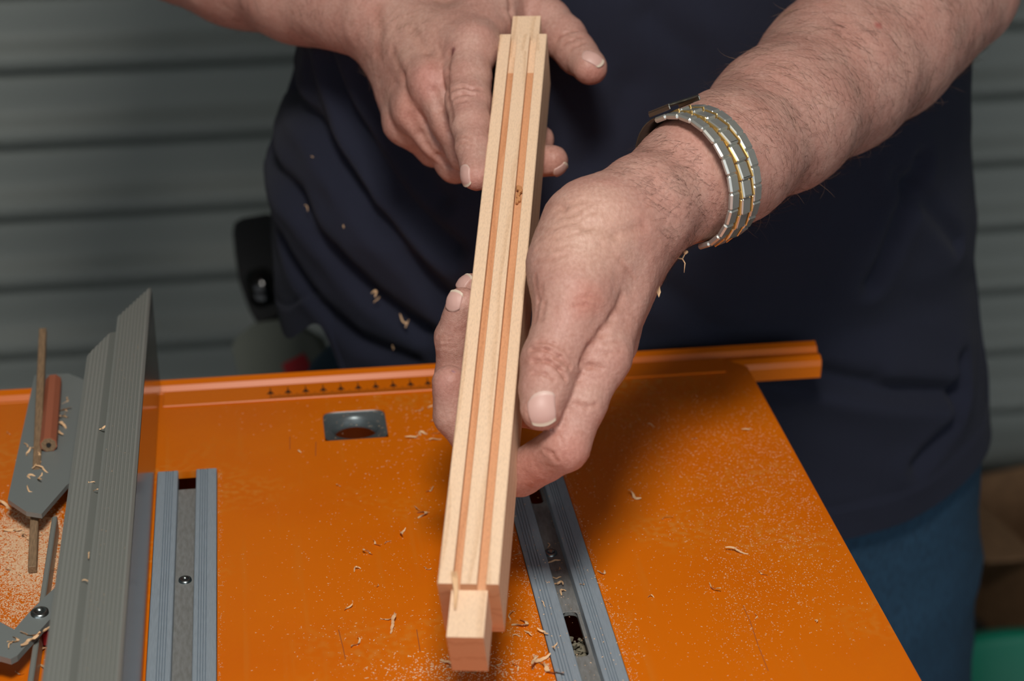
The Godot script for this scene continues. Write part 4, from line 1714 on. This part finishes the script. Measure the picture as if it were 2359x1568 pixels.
# ---------------------------------------------------------------- behind the table
func build_power_tool() -> void:
	var node := thing("power_tool", "black and olive grey power tool with a red label at the man's hip", "power tool")
	var d := 1.62
	node.position = P(640, 880, d)
	var up := cam_xf.basis.y
	var rt := cam_xf.basis.x
	var bk := -cam_xf.basis.z
	var fr := Basis(rt, up, -bk)
	var s := d / FPX
	# local outline in pixels -> metres
	var f := func(list: Array) -> PackedVector2Array:
		var out := PackedVector2Array()
		for q in list:
			out.append(Vector2((q[0] - 640.0) * s, -(q[1] - 880.0) * s))
		return out
	var xf := Transform3D(fr, Vector3.ZERO)
	var st := st0()
	prism(st, f.call([[548, 540], [552, 518], [570, 507], [625, 497], [660, 505], [690, 560], [700, 690], [660, 722], [604, 748], [585, 715], [562, 650], [553, 590]]), xf, -0.035, 0.03)
	put("handle", done(st), M.black, node)
	st = st0()
	st.set_smooth_group(0)
	var bl := Transform3D(fr * Basis.from_scale(Vector3(1, 1, 0.5)), xf * Vector3((612 - 640) * s, -(665 - 880) * s, 0.030))
	bl.basis = fr.rotated(fr.z, 0.25) * Basis.from_scale(Vector3(0.0125, 0.0165, 0.008))
	lathe(st, [Vector2(0, -1), Vector2(0.6, -0.92), Vector2(0.95, -0.6), Vector2(1, 0), Vector2(0.95, 0.6), Vector2(0.6, 0.92), Vector2(0, 1)], bl, 24)
	put("switch_window", done(st), M.gloss, node)
	st = st0()
	prism(st, f.call([[549, 800], [560, 775], [600, 745], [665, 735], [735, 780], [765, 840], [785, 920], [790, 990], [590, 990], [572, 890]]), xf, -0.045, 0.038)
	put("battery", done(st), M.olive, node)
	st = st0()
	prism(st, f.call([[662, 838], [712, 812], [752, 900], [760, 960], [705, 975], [688, 900]]), xf, 0.038, 0.0395)
	put("red_label", done(st), M.red, node)
	# low stand that carries it, hidden behind the table
	var base: Vector3 = node.position + up * (-(990 - 880) * s)
	var sd := thing("tool_stand", "plain wooden stand behind the orange table carrying the power tool", "stand", Vector3(base.x - 0.02, 0, base.z))
	st = st0()
	cbox(st, Transform3D(Basis(), Vector3(0.0, base.y - 0.042, 0)), Vector3(0.16, 0.02, 0.22), 0.002)
	put("board", done(st), M.old_wood, sd)
	for x in [-0.06, 0.06]:
		for z in [-0.09, 0.09]:
			st = st0()
			cbox(st, Transform3D(Basis(), Vector3(x, (base.y - 0.052) * 0.5, z)), Vector3(0.03, base.y - 0.052, 0.03), 0.002)
			put("leg", done(st), M.old_wood, sd)

func build_background() -> void:
	var fl := st0()
	cbox(fl, Transform3D(Basis(), Vector3(0, -0.05, -0.6)), Vector3(7, 0.1, 6), 0.005)
	structure(put("floor", done(fl), M.concrete))
	# shed: side walls and ceiling, its wide front open behind the camera
	for sd in [[-2.75, "wall_left"], [3.25, "wall_right"]]:
		var ws := st0()
		cbox(ws, Transform3D(Basis(), Vector3(sd[0], 1.25, -0.45)), Vector3(0.1, 2.5, 3.7), 0.005)
		structure(put(sd[1], done(ws), M.lining))
	var ce := st0()
	cbox(ce, Transform3D(Basis(), Vector3(0.25, 2.55, -0.45)), Vector3(6.2, 0.1, 3.7), 0.005)
	structure(put("ceiling", done(ce), M.lining))
	# roller door: every slat bulges at its lower half and tucks under the next
	var door := Node3D.new()
	door.name = numbered("door_1")
	add_child(door)
	structure(door)
	door.set_meta("label", "grey corrugated roller door behind the man")
	door.position = Vector3(0.30, 0, -2.20)
	door.rotation.y = deg_to_rad(1.0)
	var pitch := 0.0905
	var prof := [Vector2(0.0, -0.006), Vector2(0.035, -0.001), Vector2(0.08, 0.0008), Vector2(0.38, 0.0020), Vector2(0.50, 0.0050), Vector2(0.60, 0.0110), Vector2(0.70, 0.0165), Vector2(0.79, 0.0185), Vector2(0.86, 0.0170), Vector2(0.92, 0.0110), Vector2(0.965, -0.001), Vector2(1.0, -0.006)]
	var st := st0()
	st.set_smooth_group(0)
	var back := -0.012
	for i in prof.size() - 1:
		var a: Vector2 = prof[i]
		var b: Vector2 = prof[i + 1]
		quad(st, Vector3(-3.2, -a.x * pitch, a.y), Vector3(3.2, -a.x * pitch, a.y), Vector3(3.2, -b.x * pitch, b.y), Vector3(-3.2, -b.x * pitch, b.y))
	quad(st, Vector3(-3.2, -pitch, back), Vector3(3.2, -pitch, back), Vector3(3.2, 0, back), Vector3(-3.2, 0, back))
	var slat := done(st)
	var y := 0.0 + 0.012
	for i in 27:
		var o := put("slat", slat, M.slat, door)
		o.position.y = y + (i + 1) * pitch - SLAT_SHIFT
	# things on the floor by the door
	var box := thing("cardboard_box", "open brown cardboard box standing on the floor by the roller door", "box", Vector3(1.06, 0, -2.02), deg_to_rad(12))
	var pan := st0()
	for q in [[Vector3(0, 0.075, 0.10), Vector3(0.36, 0.15, 0.005)], [Vector3(0, 0.075, -0.10), Vector3(0.36, 0.15, 0.005)], [Vector3(0.18, 0.075, 0), Vector3(0.005, 0.15, 0.20)], [Vector3(-0.18, 0.075, 0), Vector3(0.005, 0.15, 0.20)]]:
		pan = st0()
		cbox(pan, Transform3D(Basis(), q[0]), q[1], 0.001)
		put("side", done(pan), M.card, box)
	pan = st0()
	cbox(pan, Transform3D(Basis(), Vector3(0, 0.003, 0)), Vector3(0.36, 0.005, 0.20), 0.001)
	put("bottom", done(pan), M.card, box)
	for q in [[Vector3(0, 0.135, 0.145), Vector3(0.36, 0.004, 0.09), Vector3(1, 0, 0), 0.35], [Vector3(-0.215, 0.155, 0), Vector3(0.08, 0.004, 0.20), Vector3(0, 0, 1), -0.15]]:
		pan = st0()
		cbox(pan, Transform3D(Basis(q[2], q[3]), q[0]), q[1], 0.001)
		put("flap", done(pan), M.card, box)
	var tub := thing("plastic_tub", "round green plastic tub on the floor in front of the cardboard box", "tub", Vector3(0.79, 0, -1.505))
	st = st0()
	st.set_smooth_group(0)
	lathe(st, [Vector2(0.0, 0.004), Vector2(0.15, 0.004), Vector2(0.155, 0.0), Vector2(0.16, 0.01), Vector2(0.19, 0.165), Vector2(0.202, 0.170), Vector2(0.203, 0.180), Vector2(0.188, 0.182), Vector2(0.183, 0.172), Vector2(0.152, 0.015), Vector2(0.0, 0.012)], Transform3D(), 48)
	put("bowl", done(st), M.tub, tub)

const SLAT_SHIFT := 0.021

# ---------------------------------------------------------------- shavings and dust
func shaving_mesh(kind: int) -> ArrayMesh:
	var r := RandomNumberGenerator.new()
	r.seed = 900 + kind
	var st := st0()
	st.set_smooth_group(0)
	var w := r.randf_range(0.00032, 0.00075)
	var ln := r.randf_range(0.007, 0.0125)
	var curl := r.randf_range(0.3, 2.4) * (1.0 if r.randf() < 0.5 else -1.0)
	var lift := r.randf_range(0.2, 1.1)
	var n := 16
	var prev := []
	var p := Vector3.ZERO
	var ang := r.randf() * TAU
	var kink := r.randf_range(-1.2, 1.2)
	for i in n + 1:
		var u := float(i) / n
		var dir := Vector3(cos(ang), lift * cos(u * 4.0 + kind) * 0.6, sin(ang)).normalized()
		var side := dir.cross(Vector3(sin(kink * u), 1.0, cos(kink * u * 2.0)).normalized()).normalized()
		var ww := w * (0.35 + 0.65 * sin(PI * clampf(u * 0.9 + 0.08, 0.0, 1.0)))
		var cur := [p - side * ww, p + side * ww]
		if prev.size():
			var up := dir.cross(side).normalized() * 0.00012
			quad(st, prev[0] + up, prev[1] + up, cur[1] + up, cur[0] + up)
			quad(st, prev[0] - up, cur[0] - up, cur[1] - up, prev[1] - up)
		prev = cur
		p += dir * ln / n
		ang += curl / n * (0.4 + 1.2 * absf(sin(u * 3.0 + kind * 1.7))) + r.randfn() * 0.30
	var m := done(st)
	# rest its lowest point on y = 0
	var lo := m.get_aabb().position.y
	var arr := m.surface_get_arrays(0)
	var v: PackedVector3Array = arr[Mesh.ARRAY_VERTEX]
	var c := m.get_aabb().get_center()
	for i in v.size():
		v[i] -= Vector3(c.x, lo, c.z)
	arr[Mesh.ARRAY_VERTEX] = v
	var out := ArrayMesh.new()
	out.add_surface_from_arrays(Mesh.PRIMITIVE_TRIANGLES, arr)
	return out

func build_shavings() -> void:
	var kinds := []
	for k in 12:
		kinds.append(shaving_mesh(k))
	var on_table := [
		[970, 1185, 1.3], [960, 1172, 0.8], [930, 1230, 0.9], [868, 1253, 0.7], [893, 1250, 0.8], [846, 1275, 0.9], [822, 1312, 0.7], [906, 1440, 1.5], [890, 1425, 1.0], [820, 1482, 1.2], [803, 1402, 0.8],
		[1180, 1418, 1.1], [1200, 1436, 1.5], [1196, 1278, 0.9], [1245, 1530, 1.5], [1270, 1545, 1.6], [1187, 1538, 1.1], [1232, 1520, 1.0], [1050, 1540, 1.2], [1030, 1530, 1.0], [1145, 1530, 1.0], [1090, 1548, 1.0],
		[1462, 1145, 1.3], [1536, 1195, 0.9], [1388, 1318, 0.9], [1697, 1272, 1.4], [1646, 1356, 0.9], [1757, 1322, 0.6], [1740, 1420, 0.7], [1880, 1432, 0.5], [1500, 1375, 0.5], [1403, 1390, 0.5],
		[965, 945, 0.9], [992, 938, 0.8], [1000, 970, 0.9], [950, 1008, 1.2], [972, 1000, 1.0], [1002, 1014, 0.9], [1018, 998, 0.8], [990, 1130, 0.7], [1000, 1000, 0.7], [780, 1120, 0.5], [690, 1040, 0.5],
		[1216, 1460, 0.7], [1192, 1466, 0.7], [985, 1310, 0.6], [870, 1350, 0.5], [1720, 990, 0.9], [1600, 1010, 0.6], [1500, 980, 0.6],
		[10, 1170, 1.2], [30, 1225, 1.0], [8, 1280, 1.3], [60, 1240, 1.1], [100, 1200, 1.2], [118, 1215, 1.0], [95, 1235, 1.2], [140, 1250, 0.9], [120, 1290, 1.0], [128, 1320, 1.1], [20, 1310, 0.7], [50, 1330, 0.7],
		[70, 1200, 1.2], [85, 1190, 1.1], [40, 1060, 0.6], [20, 1000, 0.5], [90, 1500, 1.0], [100, 1540, 0.9], [45, 1550, 0.9],
	]
	var i := 0
	for q in on_table:
		var o := put("wood_shaving", kinds[i % 12], M.shaving)
		o.position = T(q[0], q[1], 0.0001)
		o.rotation.y = rng.randf() * TAU
		o.scale = Vector3.ONE * q[2] * 0.95
		var w := o.position
		if w.x < -0.1:
			tag(o, "pine shaving in the sawdust on the orange table beyond the grey fence", "wood shaving", "shavings beyond the fence")
		elif w.x > 0.147:
			tag(o, "curled pine shaving on the dusty orange table top under the watch arm", "wood shaving", "shavings on the dusty side of the table")
		elif w.z < -0.885:
			tag(o, "curled pine shaving on the orange table close to the square socket plate", "wood shaving", "shavings near the socket plate")
		elif q[1] > 1400 and q[0] > 1000:
			tag(o, "curled pine shaving on the orange table by the lower tenon of the strip", "wood shaving", "shavings by the lower tenon")
		else:
			tag(o, "curled pine shaving on the clean orange table between the two grey tracks", "wood shaving", "shavings between the tracks")
		i += 1
	# on the mitre plates, round pencil and batten
	for q in [[70, 1030, 1.2], [66, 1045, 1.0], [78, 1075, 1.2], [72, 1100, 1.0], [100, 1085, 1.2], [96, 1105, 1.0], [140, 945, 1.3], [150, 925, 1.2], [146, 965, 1.0], [138, 985, 1.3], [132, 1000, 1.1], [128, 940, 1.0], [150, 950, 0.9], [92, 1060, 1.2], [70, 1130, 1.0], [30, 1475, 1.2], [26, 1485, 1.0], [85, 1462, 1.4], [72, 1480, 1.2]]:
		var o := put("wood_shaving", kinds[i % 12], M.shaving)
		o.position = T(q[0], q[1], 0.0141)
		o.rotation.y = rng.randf() * TAU
		o.scale = Vector3.ONE * q[2]
		tag(o, "pine shaving lying on a grey mitre plate of the fence", "wood shaving", "shavings on the mitre plates")
		i += 1
	# in the right-hand track
	for q in [[1282, 1330, 0.9, -0.0049], [1288, 1348, 0.9, -0.0049], [1296, 1365, 0.8, -0.0049], [1275, 1296, 0.8, -0.0049], [1262, 1258, 0.7, -0.0049], [1285, 1312, 0.7, -0.0049], [1340, 1470, 1.0, -0.045], [1330, 1490, 1.0, -0.045], [1342, 1345, 0.5, 0.001], [1252, 1392, 0.6, 0.001], [1280, 1492, 0.7, 0.001], [1250, 1458, 0.8, 0.001]]:
		var o := put("wood_shaving", kinds[i % 12], M.shaving)
		o.position = T(q[0], q[1], q[3] + 0.0001)
		o.rotation.y = rng.randf() * TAU
		o.scale = Vector3.ONE * q[2] * 0.9
		tag(o, "pine shaving lodged in the slotted grey track under the hand", "wood shaving", "shavings in the slotted track")
		i += 1
	# on the fence
	for q in [[209, 1110, 1.0, 0.0596], [240, 990, 0.9, 0.060], [222, 1130, 0.6, 0.0596], [205, 1280, 0.6, 0.0596], [200, 1340, 0.8, 0.0596]]:
		var o := put("wood_shaving", kinds[i % 12], M.shaving)
		o.position = T(q[0], q[1], q[3])
		o.rotation.y = rng.randf() * TAU
		o.scale = Vector3.ONE * q[2] * 0.8
		tag(o, "fine pine shaving lying on the ribbed fence", "wood shaving", "shavings on the fence")
		i += 1
	# clinging to the shirt
	for q in [[800, 515, 1.6], [722, 362, 0.7], [706, 478, 1.0], [862, 675, 1.3], [868, 690, 1.0], [930, 735, 1.3], [938, 745, 0.9], [990, 836, 0.7], [905, 800, 0.7]]:
		var p := hit_shirt(q[0], q[1])
		if p == Vector3.INF:
			continue
		var o := put("wood_shaving", kinds[i % 12], M.shaving)
		o.position = p + (cam_xf.origin - p).normalized() * 0.0065
		o.basis = Basis(cam_xf.basis.x, deg_to_rad(65)) * Basis(Vector3.UP, rng.randf() * TAU)
		o.scale = Vector3.ONE * q[2] * 0.6
		tag(o, "pine shaving clinging to the navy shirt", "wood shaving", "shavings on the shirt")
		i += 1
	# two that hang from the wrist
	var st := st0()
	st.set_smooth_group(0)
	var pts := []
	for q in [[1543, 592], [1552, 584], [1560, 594], [1572, 596], [1578, 606], [1576, 628]]:
		pts.append(P(q[0], q[1], 0.893) - P(1553, 590, 0.893))
	tube(st, pts, [0.0003, 0.0004, 0.0004, 0.0004, 0.0003, 0.0001], 5)
	st.set_smooth_group(-1)
	cbox(st, Transform3D(Basis(Vector3(0.3, 1, 0.4).normalized(), 0.7), P(1580, 581, 0.893) - P(1553, 590, 0.893)), Vector3(0.0022, 0.0014, 0.0016), 0.0004)
	tube(st, [P(1572, 596, 0.893) - P(1553, 590, 0.893), P(1580, 581, 0.893) - P(1553, 590, 0.893)], [0.0003, 0.0003], 5)
	var o2 := put("wood_shaving", done(st), M.shaving)
	o2.position = P(1553, 590, 0.893)
	tag(o2, "curly thread of pine hanging under the wrist", "wood shaving")
	st = st0()
	slab(st, [Vector3(0, 0, 0), Vector3(0.0012, 0, 0.002), Vector3(0.001, 0, 0.0055), Vector3(-0.0004, 0, 0.0078), Vector3(-0.001, 0, 0.004)], -0.0002, 0.0002)
	var o3 := put("wood_shaving", done(st), M.shaving)
	o3.position = P(1511, 648, 0.882)
	o3.basis = cam_xf.basis * Basis(Vector3(1, 0, 0), deg_to_rad(75)) * Basis(Vector3.UP, deg_to_rad(12))
	tag(o3, "flat pine flake caught in the hairs below the wrist", "wood shaving")

func build_dust() -> void:
	var flake := box_mesh(Vector3(0.0010, 0.00018, 0.0006), 0.00005)
	var clusters := [
		# px, py, spread px x, y, count, size
		[1700, 1030, 170, 90, 900, 0.55], [1760, 1230, 130, 110, 700, 0.6], [1520, 1030, 160, 70, 500, 0.5], [1800, 1130, 90, 90, 500, 0.6], [1850, 1330, 120, 90, 260, 0.6], [1720, 1400, 50, 90, 250, 0.6],
		[1080, 1545, 120, 22, 500, 0.9], [1240, 1470, 60, 60, 160, 0.7], [900, 1250, 150, 130, 260, 0.6], [1180, 1380, 50, 90, 160, 0.6], [960, 1000, 90, 70, 160, 0.7], [880, 1440, 160, 70, 160, 0.6],
		[50, 1260, 60, 45, 2600, 1.0], [70, 1330, 60, 50, 2200, 0.9], [30, 1420, 50, 30, 500, 0.9], [120, 1270, 22, 60, 500, 1.0], [60, 1210, 50, 22, 500, 1.0],
		[1600, 1450, 260, 90, 120, 0.5], [650, 1300, 150, 200, 100, 0.4], [1320, 1180, 30, 120, 120, 0.6], [1430, 1490, 25, 70, 150, 0.7], [1210, 1250, 20, 70, 120, 0.7], [700, 960, 160, 40, 60, 0.6],
		[1400, 920, 120, 50, 120, 0.5],
	]
	var xfs := []
	for c in clusters:
		for k in int(c[4] * 3.2):
			var p := T(c[0] + rng.randfn() * c[2], c[1] + rng.randfn() * c[3], 0.0)
			if p.z < Z_BACK + 0.004 or p.x > X_RIGHT - 0.002 or p.z > Z_NEAR:
				continue
			if (p.x > -0.104 and p.x < -0.033) or (p.x > 0.114 and p.x < 0.1472 and p.z > TRACK_END):
				continue
			var s: float = c[5] * 0.74 * pow(rng.randf_range(0.25, 1.15), 1.6)
			var b := Basis(Vector3.UP, rng.randf() * TAU) * Basis.from_scale(Vector3(s * rng.randf_range(0.6, 1.9), s, s))
			xfs.append(Transform3D(b, p + Vector3(0, 0.0001, 0)))
	# drifts along the edges of the tracks
	for k in 1500:
		var ex: float = [0.1140, 0.1472, 0.1140, 0.1472, -0.0330][k % 5]
		var off := absf(rng.randfn()) * 0.0011
		ex += off if ex > 0.13 or ex < 0.0 else -off
		xfs.append(Transform3D(Basis(Vector3.UP, rng.randf() * TAU) * Basis.from_scale(Vector3.ONE * rng.randf_range(0.15, 0.5)), Vector3(ex, TOP + 0.0002, rng.randf_range(-0.90, -0.60))))
	# grains on tracks and fence
	for k in 260:
		var z := rng.randf_range(-0.88, -0.62)
		var x := rng.randf_range(0.1148, 0.1464)
		var y := TOP + 0.001
		if x > 0.1255 and x < 0.1355:
			y = TOP - 0.0049
		xfs.append(Transform3D(Basis(Vector3.UP, rng.randf() * TAU) * Basis.from_scale(Vector3.ONE * rng.randf_range(0.2, 0.8)), Vector3(x, y, z)))
	for k in 300:
		var z := rng.randf_range(-0.93, -0.60)
		xfs.append(Transform3D(Basis(Vector3.UP, rng.randf() * TAU) * Basis.from_scale(Vector3.ONE * rng.randf_range(0.12, 0.4)), Vector3(rng.randf_range(-0.0815, -0.068), TOP + 0.0631, z)))
	for k in 260:
		var z := rng.randf_range(-0.90, -0.60)
		xfs.append(Transform3D(Basis(Vector3.UP, rng.randf() * TAU) * Basis.from_scale(Vector3.ONE * rng.randf_range(0.5, 1.0)), Vector3(rng.randf_range(-0.1105, -0.098), TOP + 0.0002, z)))
	var mm := MultiMesh.new()
	mm.transform_format = MultiMesh.TRANSFORM_3D
	mm.use_colors = true
	mm.mesh = flake
	mm.instance_count = xfs.size()
	for i in xfs.size():
		mm.set_instance_transform(i, xfs[i])
		mm.set_instance_color(i, Color(0.72, 0.44, 0.24).lerp(Color(0.80, 0.58, 0.38), rng.randf()))
	var o := MultiMeshInstance3D.new()
	o.name = numbered("sawdust")
	o.multimesh = mm
	o.material_override = M.dust
	add_child(o)
	tag(o, "pale sawdust sprinkled over the orange table and its grey tracks", "sawdust", "", "stuff")

# ---------------------------------------------------------------- all together
func _ready() -> void:
	# camera
	var cam := Camera3D.new()
	cam.name = "camera"
	cam.rotation_order = EULER_ORDER_YXZ
	cam.position = Vector3(0, EYE_Y, 0)
	cam.rotation = Vector3(-atan(2134.0 / FPX), -deg_to_rad(7.83), 0)
	add_child(cam)
	cam_xf = cam.transform
	var lens := CameraAttributesPhysical.new()
	lens.frustum_focal_length = 12.0 * FPX / 784.0
	lens.frustum_focus_distance = 0.905
	lens.exposure_aperture = 8.0
	lens.frustum_near = 0.05
	lens.frustum_far = 60.0
	cam.attributes = lens
	cam.keep_aspect = Camera3D.KEEP_HEIGHT
	cam.fov = rad_to_deg(2.0 * atan(784.0 / FPX))
	cam.current = true
	# light of the open shed
	var env := Environment.new()
	env.background_mode = Environment.BG_COLOR
	env.background_color = Color(0.86, 0.88, 0.90)
	env.background_energy_multiplier = 1.3
	env.tonemap_mode = Environment.TONE_MAPPER_LINEAR
	env.tonemap_exposure = 0.93
	env.sdfgi_enabled = true
	env.ssao_enabled = true
	env.ssil_enabled = true
	var we := WorldEnvironment.new()
	we.name = "environment"
	we.environment = env
	add_child(we)
	# the photographer's diffused flash, just above the camera
	var key := AreaLight3D.new()
	key.name = "flash_light"
	key.area_size = Vector2(0.20, 0.20)
	key.light_energy = 1.06
	key.light_color = Color(1.0, 0.975, 0.945)
	key.shadow_enabled = true
	key.area_range = 12.0
	key.area_attenuation = 2.0
	var hand := P(1250, 700, 0.88)
	var fwd := Vector3(-cam_xf.basis.z.x, 0, -cam_xf.basis.z.z).normalized()
	var rgt := cam_xf.basis.x
	var el := deg_to_rad(55.0)
	var az := deg_to_rad(2.0)
	key.position = hand + (Vector3.UP * sin(el) + (-fwd * cos(az) - rgt * sin(az)) * cos(el)) * 1.0
	key.look_at_from_position(key.position, hand, Vector3.UP)
	add_child(key)
	rng.seed = 7
	nz.seed = 3
	nz.frequency = 1.0
	nz.fractal_octaves = 2
	nz2.seed = 8
	nz2.frequency = 1.0
	nz2.fractal_octaves = 2
	make_materials()
	build_background()
	build_table()
	build_fence()
	build_small_tools()
	build_power_tool()
	build_strip()
	var t0 := Time.get_ticks_msec()
	build_person()
	print("person ms ", Time.get_ticks_msec() - t0, " verts ", b_pos.size())
	build_watch()
	build_shavings()
	build_dust()
